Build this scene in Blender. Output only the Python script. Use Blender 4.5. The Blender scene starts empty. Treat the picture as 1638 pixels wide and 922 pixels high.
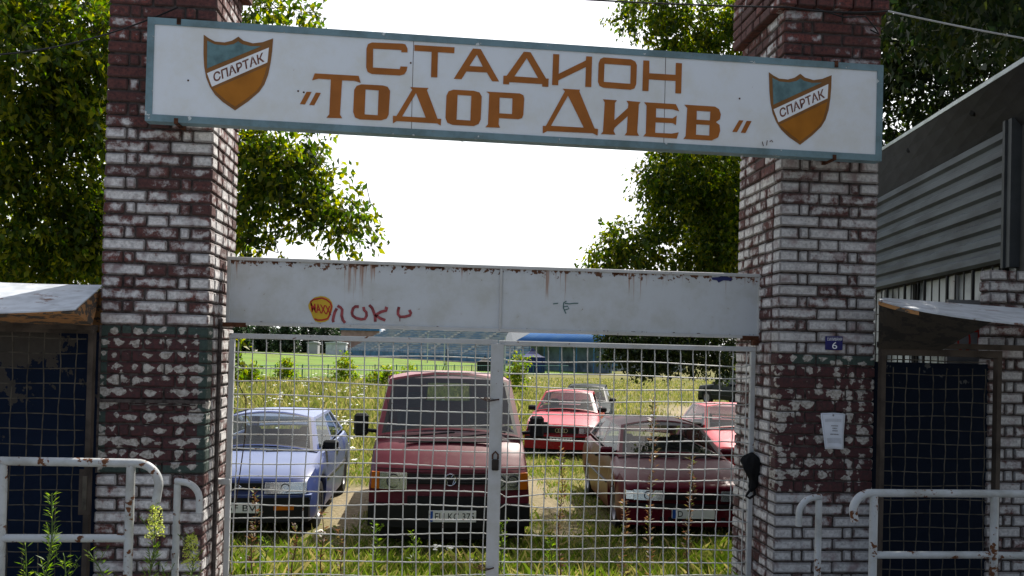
import bpy, math, random
import numpy as np
from mathutils import Vector, Matrix
from mathutils.geometry import tessellate_polygon
from math import sin, cos, tan, pi, radians, sqrt

# ------------------------------------------------------------------ camera, world, sun, exposure
sc = bpy.context.scene
COL = sc.collection
FPX, PW, PH = 1350.0, 1638.0, 922.0
YAW, PITCH, ROLL, HOR, EYE = radians(5.1), radians(.6), radians(1.4), 560.0, 1.7
PCX, PCY = 819.0, HOR - FPX * tan(PITCH)
cd = bpy.data.cameras.new('camera')
cam = bpy.data.objects.new('camera', cd)
COL.objects.link(cam)
MR = Matrix.Rotation(-YAW, 3, 'Z') @ Matrix.Rotation(pi / 2 + PITCH, 3, 'X') @ Matrix.Rotation(ROLL, 3, 'Z')
cam.matrix_world = Matrix.Translation((0, 0, EYE)) @ MR.to_4x4()
cd.sensor_width = 36.0
cd.lens = 36.0 * FPX / PW
cd.shift_y = (PCY - PH / 2) / PW
cd.clip_start = .05
cd.clip_end = 3000
sc.camera = cam

SUN_AZ, SUN_EL = radians(31), radians(50)      # azimuth from +Y towards +X
w = bpy.data.worlds.new('World')
sc.world = w
w.use_nodes = True
nt = w.node_tree
sky = nt.nodes.new('ShaderNodeTexSky')
sky.sky_type = 'NISHITA'
sky.sun_disc = False
sky.sun_elevation = SUN_EL
sky.sun_rotation = SUN_AZ
sky.air_density = 1.0
sky.dust_density = 4.0
sky.ozone_density = 1.0
bg = nt.nodes['Background']
hz = nt.nodes.new('ShaderNodeMix'); hz.data_type = 'RGBA'
hz.inputs[7].default_value = (11, 11.2, 11.4, 1)     # milky summer haze, brightest on the sun's side of the sky
tcw = nt.nodes.new('ShaderNodeTexCoord')
dt = nt.nodes.new('ShaderNodeVectorMath'); dt.operation = 'DOT_PRODUCT'
dt.inputs[1].default_value = (sin(SUN_AZ) * cos(SUN_EL), cos(SUN_AZ) * cos(SUN_EL), sin(SUN_EL))
nt.links.new(tcw.outputs['Generated'], dt.inputs[0])
mrw = nt.nodes.new('ShaderNodeMapRange'); mrw.interpolation_type = 'SMOOTHSTEP'
mrw.inputs[1].default_value = -.15; mrw.inputs[2].default_value = .6; mrw.inputs[3].default_value = .04; mrw.inputs[4].default_value = .75
nt.links.new(dt.outputs['Value'], mrw.inputs[0])
szw = nt.nodes.new('ShaderNodeSeparateXYZ'); nt.links.new(tcw.outputs['Generated'], szw.inputs[0])
mre = nt.nodes.new('ShaderNodeMapRange'); mre.interpolation_type = 'SMOOTHSTEP'      # the haze thins towards the zenith
mre.inputs[1].default_value = .5; mre.inputs[2].default_value = .95; mre.inputs[3].default_value = 1.0; mre.inputs[4].default_value = .15
nt.links.new(szw.outputs[2], mre.inputs[0])
mlw = nt.nodes.new('ShaderNodeMath'); mlw.operation = 'MULTIPLY'
nt.links.new(mrw.outputs[0], mlw.inputs[0]); nt.links.new(mre.outputs[0], mlw.inputs[1])
nt.links.new(mlw.outputs[0], hz.inputs[0])
nt.links.new(sky.outputs[0], hz.inputs[6])
nt.links.new(hz.outputs[2], bg.inputs[0])
bg.inputs[1].default_value = .1
sl = bpy.data.lights.new('sun', 'SUN')
sl.energy = 5.0
sl.angle = radians(.5)
sl.color = (1, .95, .86)
so = bpy.data.objects.new('sun', sl)
COL.objects.link(so)
sdir = Vector((sin(SUN_AZ) * cos(SUN_EL), cos(SUN_AZ) * cos(SUN_EL), sin(SUN_EL)))
so.rotation_euler = sdir.to_track_quat('Z', 'Y').to_euler()
so.location = (6, 20, 20)
sc.view_settings.view_transform = 'Standard'
sc.view_settings.look = 'None'
sc.view_settings.gamma = 1
sc.view_settings.exposure = .76
sc.view_settings.use_curve_mapping = False

rnd = random.Random(7)
rng = np.random.default_rng(11)


def P(px, py, Y):
    """point on the plane y = Y that lies behind pixel (px, py) of the photograph"""
    d = MR @ Vector(((px - PCX) / FPX, -(py - PCY) / FPX, -1))
    t = Y / d.y
    return Vector((0, 0, EYE)) + d * t


# ------------------------------------------------------------------ helpers
ORG = {}


def tag(o, label=None, cat=None, group=None, kind=None):
    if label: o['label'] = label
    if cat: o['category'] = cat
    if group: o['group'] = group
    if kind: o['kind'] = kind
    return o


def thing(name, label, cat, loc=(0, 0, 0), group=None, rz=0):
    o = bpy.data.objects.new(name, None)
    COL.objects.link(o)
    o.location = loc
    o.rotation_euler = (0, 0, rz)
    o.empty_display_size = .2
    ORG[o.name] = Vector(loc)
    return tag(o, label, cat, group)


class MB:
    def __init__(s):
        s.v, s.f, s.m, s.a = [], [], [], []

    def add(s, vs, fs, mi=0, att=None):
        b = len(s.v)
        s.v += [tuple(p) for p in vs]
        s.f += [tuple(i + b for i in f) for f in fs]
        s.m += [mi] * len(fs)
        s.a += list(att) if att is not None else [0.0] * len(vs)
        return s

    def box(s, x0, x1, y0, y1, z0, z1, mi=0, M=None):
        vs = [Vector(p) for p in ((x0, y0, z0), (x1, y0, z0), (x1, y1, z0), (x0, y1, z0), (x0, y0, z1), (x1, y0, z1), (x1, y1, z1), (x0, y1, z1))]
        if M is not None: vs = [M @ p for p in vs]
        return s.add(vs, [(3, 2, 1, 0), (4, 5, 6, 7), (0, 1, 5, 4), (1, 2, 6, 5), (2, 3, 7, 6), (3, 0, 4, 7)], mi)

    def cbox(s, x0, x1, y0, y1, z0, z1, c=.006, mi=0, M=None, jit=0, inset=0):
        """chamfered box; with inset, the faces get an inner ring whose attribute is 1"""
        lo, hi = (x0, y0, z0), (x1, y1, z1)
        mid = [(lo[i] + hi[i]) / 2 for i in range(3)]
        vs, idx, at = [], {}, []
        J = {}
        for sx in (0, 1):
            for sy in (0, 1):
                for sz in (0, 1):
                    S = (sx, sy, sz)
                    j = [rnd.uniform(-jit, jit) for _ in range(3)] if jit else (0, 0, 0)
                    J[S] = j
                    for ax in range(3):
                        p = []
                        for k in range(3):
                            e = (lo, hi)[S[k]][k]
                            if k != ax: e += (c if S[k] == 0 else -c)
                            p.append(e + j[k])
                        idx[(S, ax)] = len(vs); vs.append(Vector(p)); at.append(0.0)
        fs = []
        def quadface(ax, sgn):
            a, b = [(1, 2), (2, 0), (0, 1)][ax]
            ring = []
            for u, t in ((0, 0), (1, 0), (1, 1), (0, 1)):
                S = [0, 0, 0]; S[ax] = sgn; S[a] = u; S[b] = t
                ring.append(tuple(S))
            ids = [idx[(S, ax)] for S in ring]
            if sgn == 0: ids = ids[::-1]
            if inset:
                cc = sum((vs[i] for i in ids), Vector()) / 4
                inn = []
                for i in ids:
                    d = cc - vs[i]
                    p = vs[i].copy()
                    for k in range(3):
                        if k != ax:
                            p[k] += math.copysign(min(inset, abs(d[k]) * .8), d[k])
                    inn.append(len(vs)); vs.append(p); at.append(1.0)
                for k in range(4):
                    fs.append((ids[k], ids[(k + 1) % 4], inn[(k + 1) % 4], inn[k]))
                fs.append(tuple(inn))
            else:
                fs.append(tuple(ids))
        for ax in range(3):
            for sgn in (0, 1): quadface(ax, sgn)
        for ax in range(3):     # edges along ax
            a, b = [(1, 2), (2, 0), (0, 1)][ax]
            for u in (0, 1):
                for t in (0, 1):
                    S0 = [0, 0, 0]; S0[a] = u; S0[b] = t; S1 = list(S0); S1[ax] = 1
                    S0, S1 = tuple(S0), tuple(S1)
                    q = [idx[(S0, a)], idx[(S1, a)], idx[(S1, b)], idx[(S0, b)]]
                    if u != t: q = q[::-1]
                    fs.append(tuple(q[::-1]))
        for S in J:
            t = [idx[(S, 0)], idx[(S, 1)], idx[(S, 2)]]
            if sum(S) % 2 == 0: t = t[::-1]
            fs.append(tuple(t))
        if M is not None: vs = [M @ p for p in vs]
        return s.add(vs, fs, mi, at)

    def tube(s, pts, r, n=8, mi=0, cap=True):
        pts = [Vector(p) for p in pts]
        rs = r if isinstance(r, (list, tuple)) else [r] * len(pts)
        vs, fs = [], []
        up = Vector((0, 0, 1))
        prev = None
        for i, p in enumerate(pts):
            d = (pts[min(i + 1, len(pts) - 1)] - pts[max(i - 1, 0)])
            if d.length < 1e-9: d = Vector((0, 0, 1))
            d.normalize()
            if prev is None:
                a = d.cross(up if abs(d.z) < .95 else Vector((1, 0, 0))).normalized()
            else:
                a = (prev - d * prev.dot(d))
                a = a.normalized() if a.length > 1e-6 else d.orthogonal().normalized()
            prev = a
            b = d.cross(a)
            for k in range(n):
                t = 2 * pi * k / n
                vs.append(p + (a * cos(t) + b * sin(t)) * rs[i])
        for i in range(len(pts) - 1):
            for k in range(n):
                k2 = (k + 1) % n
                fs.append((i * n + k, i * n + k2, (i + 1) * n + k2, (i + 1) * n + k))
        if cap:
            fs.append(tuple(range(n))[::-1])
            fs.append(tuple((len(pts) - 1) * n + k for k in range(n)))
        return s.add(vs, fs, mi)

    def grid(s, fn, nu, nv, mi=0, close=False):
        vs = [fn(i / nu, j / nv) for j in range(nv + 1) for i in range(nu + 1)]
        fs = [(j * (nu + 1) + i, j * (nu + 1) + i + 1, (j + 1) * (nu + 1) + i + 1, (j + 1) * (nu + 1) + i) for j in range(nv) for i in range(nu)]
        return s.add(vs, fs, mi)

    def prism(s, loops, off, mi=0):
        """flat polygon with holes (3D loops), extruded by the vector off"""
        loops = [[Vector(p) for p in l] for l in loops]
        flat = [p for l in loops for p in l]
        tris = tessellate_polygon(loops)
        off = Vector(off)
        n = len(flat)
        vs = flat + [p + off for p in flat]
        fs = [tuple(t) for t in tris] + [tuple(i + n for i in t[::-1]) for t in tris]
        b = 0
        for l in loops:
            for i in range(len(l)):
                j = (i + 1) % len(l)
                fs.append((b + i, b + j, b + j + n, b + i + n))
            b += len(l)
        return s.add(vs, fs, mi)

    def lathe(s, prof, M, n=20, mi=0):
        """prof = [(r, h)], axis = local Z of M"""
        vs, fs = [], []
        for r, h in prof:
            for k in range(n):
                t = 2 * pi * k / n
                vs.append(M @ Vector((r * cos(t), r * sin(t), h)))
        for i in range(len(prof) - 1):
            for k in range(n):
                k2 = (k + 1) % n
                fs.append((i * n + k, i * n + k2, (i + 1) * n + k2, (i + 1) * n + k))
        return s.add(vs, fs, mi)

    def build(s, name, mats, parent=None, smooth=False, att=None, local=False, loc=None, sharp=35):
        if not isinstance(mats, (list, tuple)): mats = [mats]
        me = bpy.data.meshes.new(name)
        o = bpy.data.objects.new(name, me)
        COL.objects.link(o)
        org = Vector((0, 0, 0))
        if parent is not None:
            o.parent = parent
            org = ORG.get(parent.name, org)
        elif loc is not None:
            org = Vector(loc); o.location = loc
        ORG[o.name] = org
        vs = s.v if local else [(p[0] - org.x, p[1] - org.y, p[2] - org.z) for p in s.v]
        me.from_pydata(vs, [], s.f)
        for m in mats: me.materials.append(m)
        if len(mats) > 1: me.polygons.foreach_set('material_index', s.m)
        if att:
            a = me.attributes.new(att, 'FLOAT', 'POINT')
            a.data.foreach_set('value', s.a)
        if smooth:
            me.polygons.foreach_set('use_smooth', [True] * len(me.polygons))
            if sharp: me.set_sharp_from_angle(angle=radians(sharp))
        me.update()
        return o


def npmesh(name, verts, quads, mat, parent=None, loc=None, tri=False):
    """verts (n,3) array, faces of constant size"""
    me = bpy.data.meshes.new(name)
    k = quads.shape[1]
    org = ORG.get(parent.name, Vector()) if parent is not None else Vector(loc or (0, 0, 0))
    vv = (verts - np.array(org)).astype(np.float32)
    me.vertices.add(len(vv)); me.vertices.foreach_set('co', vv.ravel())
    me.loops.add(quads.size); me.loops.foreach_set('vertex_index', quads.ravel().astype(np.int32))
    me.polygons.add(len(quads)); me.polygons.foreach_set('loop_start', np.arange(0, quads.size, k, dtype=np.int32))
    me.update(calc_edges=True)
    me.validate()
    me.materials.append(mat)
    o = bpy.data.objects.new(name, me)
    COL.objects.link(o)
    if parent is not None: o.parent = parent
    else: o.location = org
    ORG[o.name] = org
    return o


# ------------------------------------------------------------------ materials
def newmat(name):
    m = bpy.data.materials.new(name)
    m.use_nodes = True
    n = m.node_tree.nodes
    return m, m.node_tree, n['Principled BSDF']


class N:
    """tiny node builder"""
    def __init__(s, nt): s.nt = nt
    def node(s, t, **k):
        n = s.nt.nodes.new(t)
        for a, b in k.items(): setattr(n, a, b)
        return n
    def lk(s, a, b): s.nt.links.new(a, b)
    def val(s, sock, v):
        if hasattr(v, 'is_output'): s.lk(v, sock)
        elif isinstance(v, (tuple, list)) and len(v) == 3 and sock.type == 'RGBA': sock.default_value = (*v, 1)
        else: sock.default_value = v
    def math(s, op, a, b=0.0, c=None, clamp=False):
        n = s.node('ShaderNodeMath', operation=op, use_clamp=clamp)
        s.val(n.inputs[0], a); s.val(n.inputs[1], b)
        if c is not None: s.val(n.inputs[2], c)
        return n.outputs[0]
    def mix(s, f, a, b):
        n = s.node('ShaderNodeMix', data_type='RGBA')
        s.val(n.inputs[0], f); s.val(n.inputs[6], a); s.val(n.inputs[7], b)
        return n.outputs[2]
    def pos(s):
        return s.node('ShaderNodeNewGeometry').outputs['Position']
    def obj(s):
        return s.node('ShaderNodeTexCoord').outputs['Object']
    def island(s):
        return s.node('ShaderNodeNewGeometry').outputs['Random Per Island']
    def mapv(s, v, sc=(1, 1, 1), loc=(0, 0, 0)):
        n = s.node('ShaderNodeMapping')
        s.lk(v, n.inputs[0]); n.inputs['Scale'].default_value = sc; n.inputs['Location'].default_value = loc
        return n.outputs[0]
    def noise(s, v, scale, detail=3, rough=.55):
        n = s.node('ShaderNodeTexNoise')
        if v is not None: s.lk(v, n.inputs['Vector'])
        n.inputs['Scale'].default_value = scale; n.inputs['Detail'].default_value = detail; n.inputs['Roughness'].default_value = rough
        return n.outputs['Fac']
    def smooth(s, x, a, b):
        n = s.node('ShaderNodeMapRange', interpolation_type='SMOOTHSTEP')
        s.val(n.inputs[0], x); n.inputs[1].default_value = a; n.inputs[2].default_value = b
        return n.outputs[0]
    def sep(s, v):
        n = s.node('ShaderNodeSeparateXYZ'); s.lk(v, n.inputs[0]); return n.outputs
    def attr(s, name):
        return s.node('ShaderNodeAttribute', attribute_name=name).outputs['Fac']
    def bump(s, h, strength=.3, dist=.01):
        n = s.node('ShaderNodeBump'); n.inputs['Strength'].default_value = strength; n.inputs['Distance'].default_value = dist
        s.lk(h, n.inputs['Height']); return n.outputs[0]
    def ramp(s, f, stops):
        n = s.node('ShaderNodeValToRGB'); e = n.color_ramp.elements
        while len(e) < len(stops): e.new(.5)
        for i, (p, c) in enumerate(stops): e[i].position = p; e[i].color = (*c, 1)
        s.val(n.inputs[0], f); return n.outputs[0]


def plain(name, col, rough=.6, metal=0, var=.15, scale=6, coat=0, spec=.2):
    m, t, b = newmat(name); q = N(t)
    n = q.noise(q.obj(), scale, 4)
    c2 = tuple(max(0, x * (1 - var * 1.6)) for x in col)
    q.lk(q.mix(q.smooth(n, .35, .7), col, c2), b.inputs['Base Color'])
    b.inputs['Roughness'].default_value = rough; b.inputs['Metallic'].default_value = metal
    b.inputs['Coat Weight'].default_value = coat; b.inputs['Specular IOR Level'].default_value = spec
    return m


RUST1, RUST2 = (.045, .016, .009), (.16, .06, .02)


def painted(name, col, dirt=.25, chips=.5, chipscale=18, rough=.5, under=RUST1, streak=None, chip2=RUST2):
    """old paint on steel: grime, chips that show rust, and rust runs below z = streak"""
    m, t, b = newmat(name); q = N(t)
    p = q.pos()
    g = q.noise(p, 5, 5, .65)
    fine = q.noise(p, 60, 3)
    dc = tuple(x * (1 - dirt) * s for x, s in zip(col, (1, .97, .9)))
    c = q.mix(q.smooth(g, .38, .72), col, dc)
    ch = q.math('ADD', q.math('MULTIPLY', q.noise(p, chipscale, 4, .6), .75), q.math('MULTIPLY', fine, .25))
    lo = .78 - chips * .26
    rustc = q.mix(fine, under, chip2)
    halo = q.smooth(ch, lo - .035, lo + .01)
    c = q.mix(q.math('MULTIPLY', halo, .35), c, RUST2)
    msk = q.smooth(ch, lo, lo + .012)
    c = q.mix(msk, c, rustc)
    if streak is not None:
        z0, ln = streak
        z = q.sep(p)[2]
        d = q.math('DIVIDE', q.math('SUBTRACT', z0, z), ln)         # 0 at the top edge, 1 at the end of the runs
        nn = q.noise(q.mapv(p, (38, 1, 1.6)), 1, 3, .6)
        bigs = q.noise(q.mapv(p, (3.2, 1, .4)), 1, 2)
        k = q.math('SUBTRACT', q.math('ADD', q.math('MULTIPLY', nn, .62), q.math('MULTIPLY', bigs, .38)), q.math('MULTIPLY', d, .17))
        st = q.smooth(k, .515, .61)
        c = q.mix(q.math('MULTIPLY', st, .8), c, (.25, .10, .035))
        edge = q.math('SUBTRACT', q.noise(q.mapv(p, (30, 1, 30)), 1, 4, .6), q.math('MULTIPLY', d, 1.1))
        c = q.mix(q.smooth(edge, .455, .51), c, rustc)
    q.lk(c, b.inputs['Base Color'])
    b.inputs['Specular IOR Level'].default_value = .3
    q.lk(q.math('ADD', q.math('MULTIPLY', msk, .35), rough), b.inputs['Roughness'])
    q.lk(q.bump(q.math('SUBTRACT', q.math('MULTIPLY', g, .3), msk), .25, .004), b.inputs['Normal'])
    return m


def brickmat(name, white=.5, zred=None, red=((.085, .037, .034), (.19, .055, .044)), whit=(.66, .65, .65)):
    """red bricks under old whitewash that has worn off from the edges of each brick"""
    m, t, b = newmat(name); q = N(t)
    p = q.pos()
    isl = q.island()
    at = q.attr('face')
    n1 = q.noise(p, 13, 6, .7)
    n2 = q.noise(p, 55, 3, .6)
    n3 = q.noise(p, 2.2, 2)
    rc = q.mix(isl, red[0], red[1])
    rc = q.mix(q.smooth(n2, .35, .7), rc, (.055, .025, .025))
    wc = q.mix(q.smooth(n2, .3, .75), whit, tuple(x * .55 for x in whit))
    wc = q.mix(q.smooth(q.noise(p, 8, 4), .5, .75), wc, (.22, .17, .175))
    k = q.math('ADD', q.math('MULTIPLY', q.math('SUBTRACT', n1, .5), 1.55), q.math('ADD', q.math('MULTIPLY', n2, .25), .4))
    k = q.math('ADD', k, q.math('MULTIPLY', q.math('SUBTRACT', isl, .5), .46))
    k = q.math('ADD', k, q.math('MULTIPLY', q.math('SUBTRACT', n3, .5), .8))
    k = q.math('ADD', k, q.math('MULTIPLY', at, .13))
    k = q.math('ADD', k, white - .72)
    if zred is not None:      # the wash never reached the top
        z = q.sep(p)[2]
        k = q.math('SUBTRACT', k, q.math('MULTIPLY', q.smooth(z, zred[0], zred[1]), zred[2]))
    msk = q.smooth(k, .30, .64)
    c = q.mix(q.math('MULTIPLY', msk, .93), rc, wc)
    ed = q.math('SUBTRACT', 1.0, q.smooth(q.math('ADD', at, q.math('MULTIPLY', q.math('SUBTRACT', n2, .5), .9)), .05, .5))
    c = q.mix(q.math('MULTIPLY', ed, .5), c, (.05, .038, .036))      # sooty worn arrises
    q.lk(c, b.inputs['Base Color'])
    b.inputs['Roughness'].default_value = .85
    b.inputs['Specular IOR Level'].default_value = .25
    q.lk(q.bump(q.math('ADD', q.math('MULTIPLY', n1, .6), q.math('MULTIPLY', n2, .5)), .6, .006), b.inputs['Normal'])
    return m


def panelmat(name, borders, x0, z0):
    """burgundy paint with a lattice of bare whitewashed spots; borders = [(xa,xb,za,zb)] painted green"""
    m, t, b = newmat(name); q = N(t)
    p = q.pos()
    s = q.sep(p)
    n2 = q.noise(p, 55, 3, .6)
    n1 = q.noise(p, 22, 4, .6)
    wx = q.math('MULTIPLY', q.math('SUBTRACT', q.noise(p, 11, 3), .5), .9)
    wz = q.math('MULTIPLY', q.math('SUBTRACT', q.noise(q.mapv(p, (1, 1, 1), (7, 3, 5)), 13, 3), .5), .9)
    cv = q.node('ShaderNodeCombineXYZ')
    q.lk(q.math('ADD', q.math('DIVIDE', q.math('SUBTRACT', s[0], x0), .092), wx), cv.inputs[0])
    q.lk(q.math('ADD', q.math('DIVIDE', q.math('SUBTRACT', s[2], z0 + .0325), .075), wz), cv.inputs[2])
    vo = q.node('ShaderNodeTexVoronoi', feature='F1', distance='MANHATTAN')
    q.lk(cv.outputs[0], vo.inputs['Vector']); vo.inputs['Scale'].default_value = 1.0; vo.inputs['Randomness'].default_value = .42
    cr_ = q.sep(vo.outputs['Color'])[0]
    lat = q.math('SUBTRACT', q.math('ADD', .50, q.math('MULTIPLY', cr_, .5)), vo.outputs['Distance'])
    lat = q.math('ADD', lat, q.math('MULTIPLY', q.math('SUBTRACT', n1, .5), .9))
    lat = q.math('ADD', lat, q.math('MULTIPLY', q.math('SUBTRACT', n2, .5), .5))
    lat = q.math('SUBTRACT', lat, q.math('MULTIPLY', q.math('SUBTRACT', 1.0, q.attr('face')), .22))
    msk = q.smooth(lat, .0, .12)
    red = q.mix(q.smooth(n2, .3, .7), (.06, .014, .016), (.028, .010, .011))
    wc = q.mix(q.smooth(n2, .3, .75), (.46, .44, .41), (.17, .15, .13))
    grn = q.mix(q.smooth(n2, .3, .7), (.028, .05, .042), (.018, .032, .027))
    base = red
    for (xa, xb, za, zb) in borders:
        k = q.math('MULTIPLY', q.math('MULTIPLY', q.math('GREATER_THAN', s[0], xa), q.math('LESS_THAN', s[0], xb)),
                   q.math('MULTIPLY', q.math('GREATER_THAN', s[2], za), q.math('LESS_THAN', s[2], zb)))
        base = q.mix(k, base, grn)
    c = q.mix(q.math('MULTIPLY', msk, .92), base, wc)
    q.lk(c, b.inputs['Base Color'])
    b.inputs['Roughness'].default_value = .8
    q.lk(q.bump(q.math('ADD', n1, n2), .5, .005), b.inputs['Normal'])
    return m


def leafmat(name, c1, c2, c3, trans=.45, rough=.45):
    m, t, b = newmat(name); q = N(t)
    isl = q.island()
    col = q.ramp(isl, [(0, c1), (.55, c2), (.9, c3), (1, c3)])
    q.lk(col, b.inputs['Base Color'])
    b.inputs['Roughness'].default_value = rough
    b.inputs['Specular IOR Level'].default_value = .22
    tr = q.node('ShaderNodeBsdfTranslucent')
    hs = q.node('ShaderNodeHueSaturation')
    hs.inputs['Hue'].default_value = .495; hs.inputs['Saturation'].default_value = 1.15; hs.inputs['Value'].default_value = 3.3
    q.lk(col, hs.inputs['Color']); q.lk(hs.outputs[0], tr.inputs[0])
    mx = q.node('ShaderNodeMixShader'); mx.inputs[0].default_value = trans
    q.lk(b.outputs[0], mx.inputs[1]); q.lk(tr.outputs[0], mx.inputs[2])
    q.lk(mx.outputs[0], t.nodes['Material Output'].inputs[0])
    return m


def glassmat(name, tint=(.55, .62, .62), refl=.35, rough=.02):
    m, t, b = newmat(name); q = N(t)
    tr = q.node('ShaderNodeBsdfTransparent'); tr.inputs[0].default_value = (*tint, 1)
    gl = q.node('ShaderNodeBsdfGlossy'); gl.inputs[0].default_value = (.9, .93, .95, 1); gl.inputs['Roughness'].default_value = rough
    lw = q.node('ShaderNodeLayerWeight'); lw.inputs[0].default_value = refl
    dirt = q.math('ADD', q.math('MULTIPLY', lw.outputs['Fresnel'], .6), .04, clamp=True)
    mx = q.node('ShaderNodeMixShader'); q.lk(dirt, mx.inputs[0]); q.lk(tr.outputs[0], mx.inputs[1]); q.lk(gl.outputs[0], mx.inputs[2])
    df = q.node('ShaderNodeBsdfDiffuse'); df.inputs[0].default_value = (.4, .4, .38, 1)
    m2 = q.node('ShaderNodeMixShader')
    q.lk(q.math('MULTIPLY', q.noise(q.obj(), 3, 4), .05), m2.inputs[0]); q.lk(mx.outputs[0], m2.inputs[1]); q.lk(df.outputs[0], m2.inputs[2])
    q.lk(m2.outputs[0], t.nodes['Material Output'].inputs[0])
    return m


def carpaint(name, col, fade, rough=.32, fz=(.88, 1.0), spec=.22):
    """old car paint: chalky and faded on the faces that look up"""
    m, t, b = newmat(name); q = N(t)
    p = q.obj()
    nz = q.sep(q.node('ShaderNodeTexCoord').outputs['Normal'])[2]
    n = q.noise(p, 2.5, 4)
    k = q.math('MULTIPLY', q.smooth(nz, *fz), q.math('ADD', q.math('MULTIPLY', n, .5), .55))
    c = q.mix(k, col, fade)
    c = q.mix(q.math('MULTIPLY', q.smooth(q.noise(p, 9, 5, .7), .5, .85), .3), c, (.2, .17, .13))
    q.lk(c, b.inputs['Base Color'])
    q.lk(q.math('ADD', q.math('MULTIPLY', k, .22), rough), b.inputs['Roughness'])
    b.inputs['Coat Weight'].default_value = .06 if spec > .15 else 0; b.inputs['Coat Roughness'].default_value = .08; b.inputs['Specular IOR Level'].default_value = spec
    return m


M = {}
M['brick'] = brickmat('whitewashed_brick', .66, (2.85, 3.35, .30))
M['brick_white'] = brickmat('whiter_brick', .80, (2.95, 3.3, .48), whit=(.52, .52, .525))
M['brick_side'] = brickmat('worn_brick', .66, (2.5, 3.3, .22))
M['mortar'] = plain('mortar', (.075, .062, .058), .95, var=.4, scale=30)
M['sign_white'] = painted('sign_white_enamel', (.66, .70, .75), .07, .22, 16, .42)
M['sign_blue'] = painted('sign_blue_paint', (.155, .245, .285), .35, .55, 12, .5, under=(.42, .48, .50), chip2=(.5, .55, .57))
M['ochre'] = plain('ochre_paint', (.335, .115, .022), .5, var=.12)
M['orange'] = plain('orange_paint', (.36, .135, .012), .5, var=.14)
M['brown'] = plain('brown_paint', (.22, .10, .03), .5)
M['brown_text'] = plain('brown_text_paint', (.16, .06, .04), .5)
M['shield_blue'] = plain('shield_blue_paint', (.12, .215, .235), .5, var=.25, scale=14)
M['white_paint'] = plain('white_paint', (.75, .77, .8), .5, var=.05)
M['gate_sheet'] = painted('gate_sheet_paint', (.48, .51, .545), .14, .42, 20, .5, streak=(2.245, .34))
M['gate_frame'] = painted('gate_frame_paint', (.43, .44, .45), .15, .48, 26, .5)
M['wire'] = painted('wire_paint', (.52, .52, .50), .25, .48, 30, .5)
M['rail'] = painted('railing_paint', (.42, .44, .455), .32, .72, 14, .45)
M['rust'] = plain('rust', (.09, .035, .018), .9, var=.5, scale=20)
M['black'] = plain('black_plastic', (.014, .014, .015), .5)
M['black_cloth'] = plain('black_cloth', (.008, .008, .009), .9)
M['dark'] = plain('dark_void', (.012, .012, .012), .9)
M['tyre'] = plain('tyre_rubber', (.02, .02, .02), .85)
M['rim'] = plain('wheel_rim', (.32, .32, .33), .4, .6)
M['chrome'] = plain('chrome', (.6, .6, .62), .2, 1.0, var=.05)
M['glass'] = glassmat('car_glass', (.42, .48, .5), .14)
M['glass_dark'] = glassmat('dark_car_glass', (.3, .34, .35), .3)
M['lens'] = glassmat('lamp_lens', (.85, .87, .87), .45)
M['amber'] = plain('amber_lens', (.5, .13, .01), .25)
M['redlens'] = plain('red_lens', (.3, .012, .012), .25)
M['plate'] = plain('number_plate_white', (.72, .72, .68), .4, var=.08)
M['plate_blue'] = plain('number_plate_blue', (.02, .09, .38), .4)
M['ink'] = plain('black_ink', (.012, .012, .014), .6)
M['seat'] = plain('seat_fabric', (.05, .05, .055), .9)
M['seat_light'] = plain('seat_cover', (.30, .30, .28), .9)
M['reflector'] = plain('lamp_reflector', (.75, .76, .76), .25, .85, var=.05)
M['yellow'] = plain('sticker_yellow', (.55, .36, .03), .5)
M['sticker_red'] = plain('sticker_red', (.38, .03, .02), .5)
M['graffiti'] = plain('red_spray_paint', (.30, .07, .08), .7, var=.3, scale=25)
M['navy'] = plain('enamel_navy', (.018, .018, .12), .3)
M['paper'] = plain('paper', (.62, .65, .72), .8, var=.08)
M['greyink'] = plain('grey_print', (.22, .22, .24), .8)
M['greenink'] = plain('green_marker', (.06, .13, .13), .7)
M['bluechip'] = plain('blue_old_paint', (.025, .03, .12), .6)


# ------------------------------------------------------------------ ground
def gz(x, y):
    y = np.asarray(y, float)
    return np.interp(y, [-20, 5.7, 6.4, 8.4, 11, 18.5, 42, 60, 2000], [-.05, -.05, -.18, -.54, -.57, -.65, -.97, -1.0, -1.0]) + 0 * np.asarray(x, float)


def vnoise(x, y, s=1.0, seed=0):
    """cheap smooth value noise for numpy arrays, 0..1"""
    x = np.asarray(x, float) * s; y = np.asarray(y, float) * s
    xi = np.floor(x); yi = np.floor(y); fx = x - xi; fy = y - yi
    fx = fx * fx * (3 - 2 * fx); fy = fy * fy * (3 - 2 * fy)
    def h(a, b):
        v = np.sin(a * 127.1 + b * 311.7 + seed * 74.7) * 43758.5453
        return v - np.floor(v)
    return (h(xi, yi) * (1 - fx) + h(xi + 1, yi) * fx) * (1 - fy) + (h(xi, yi + 1) * (1 - fx) + h(xi + 1, yi + 1) * fx) * fy


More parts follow.
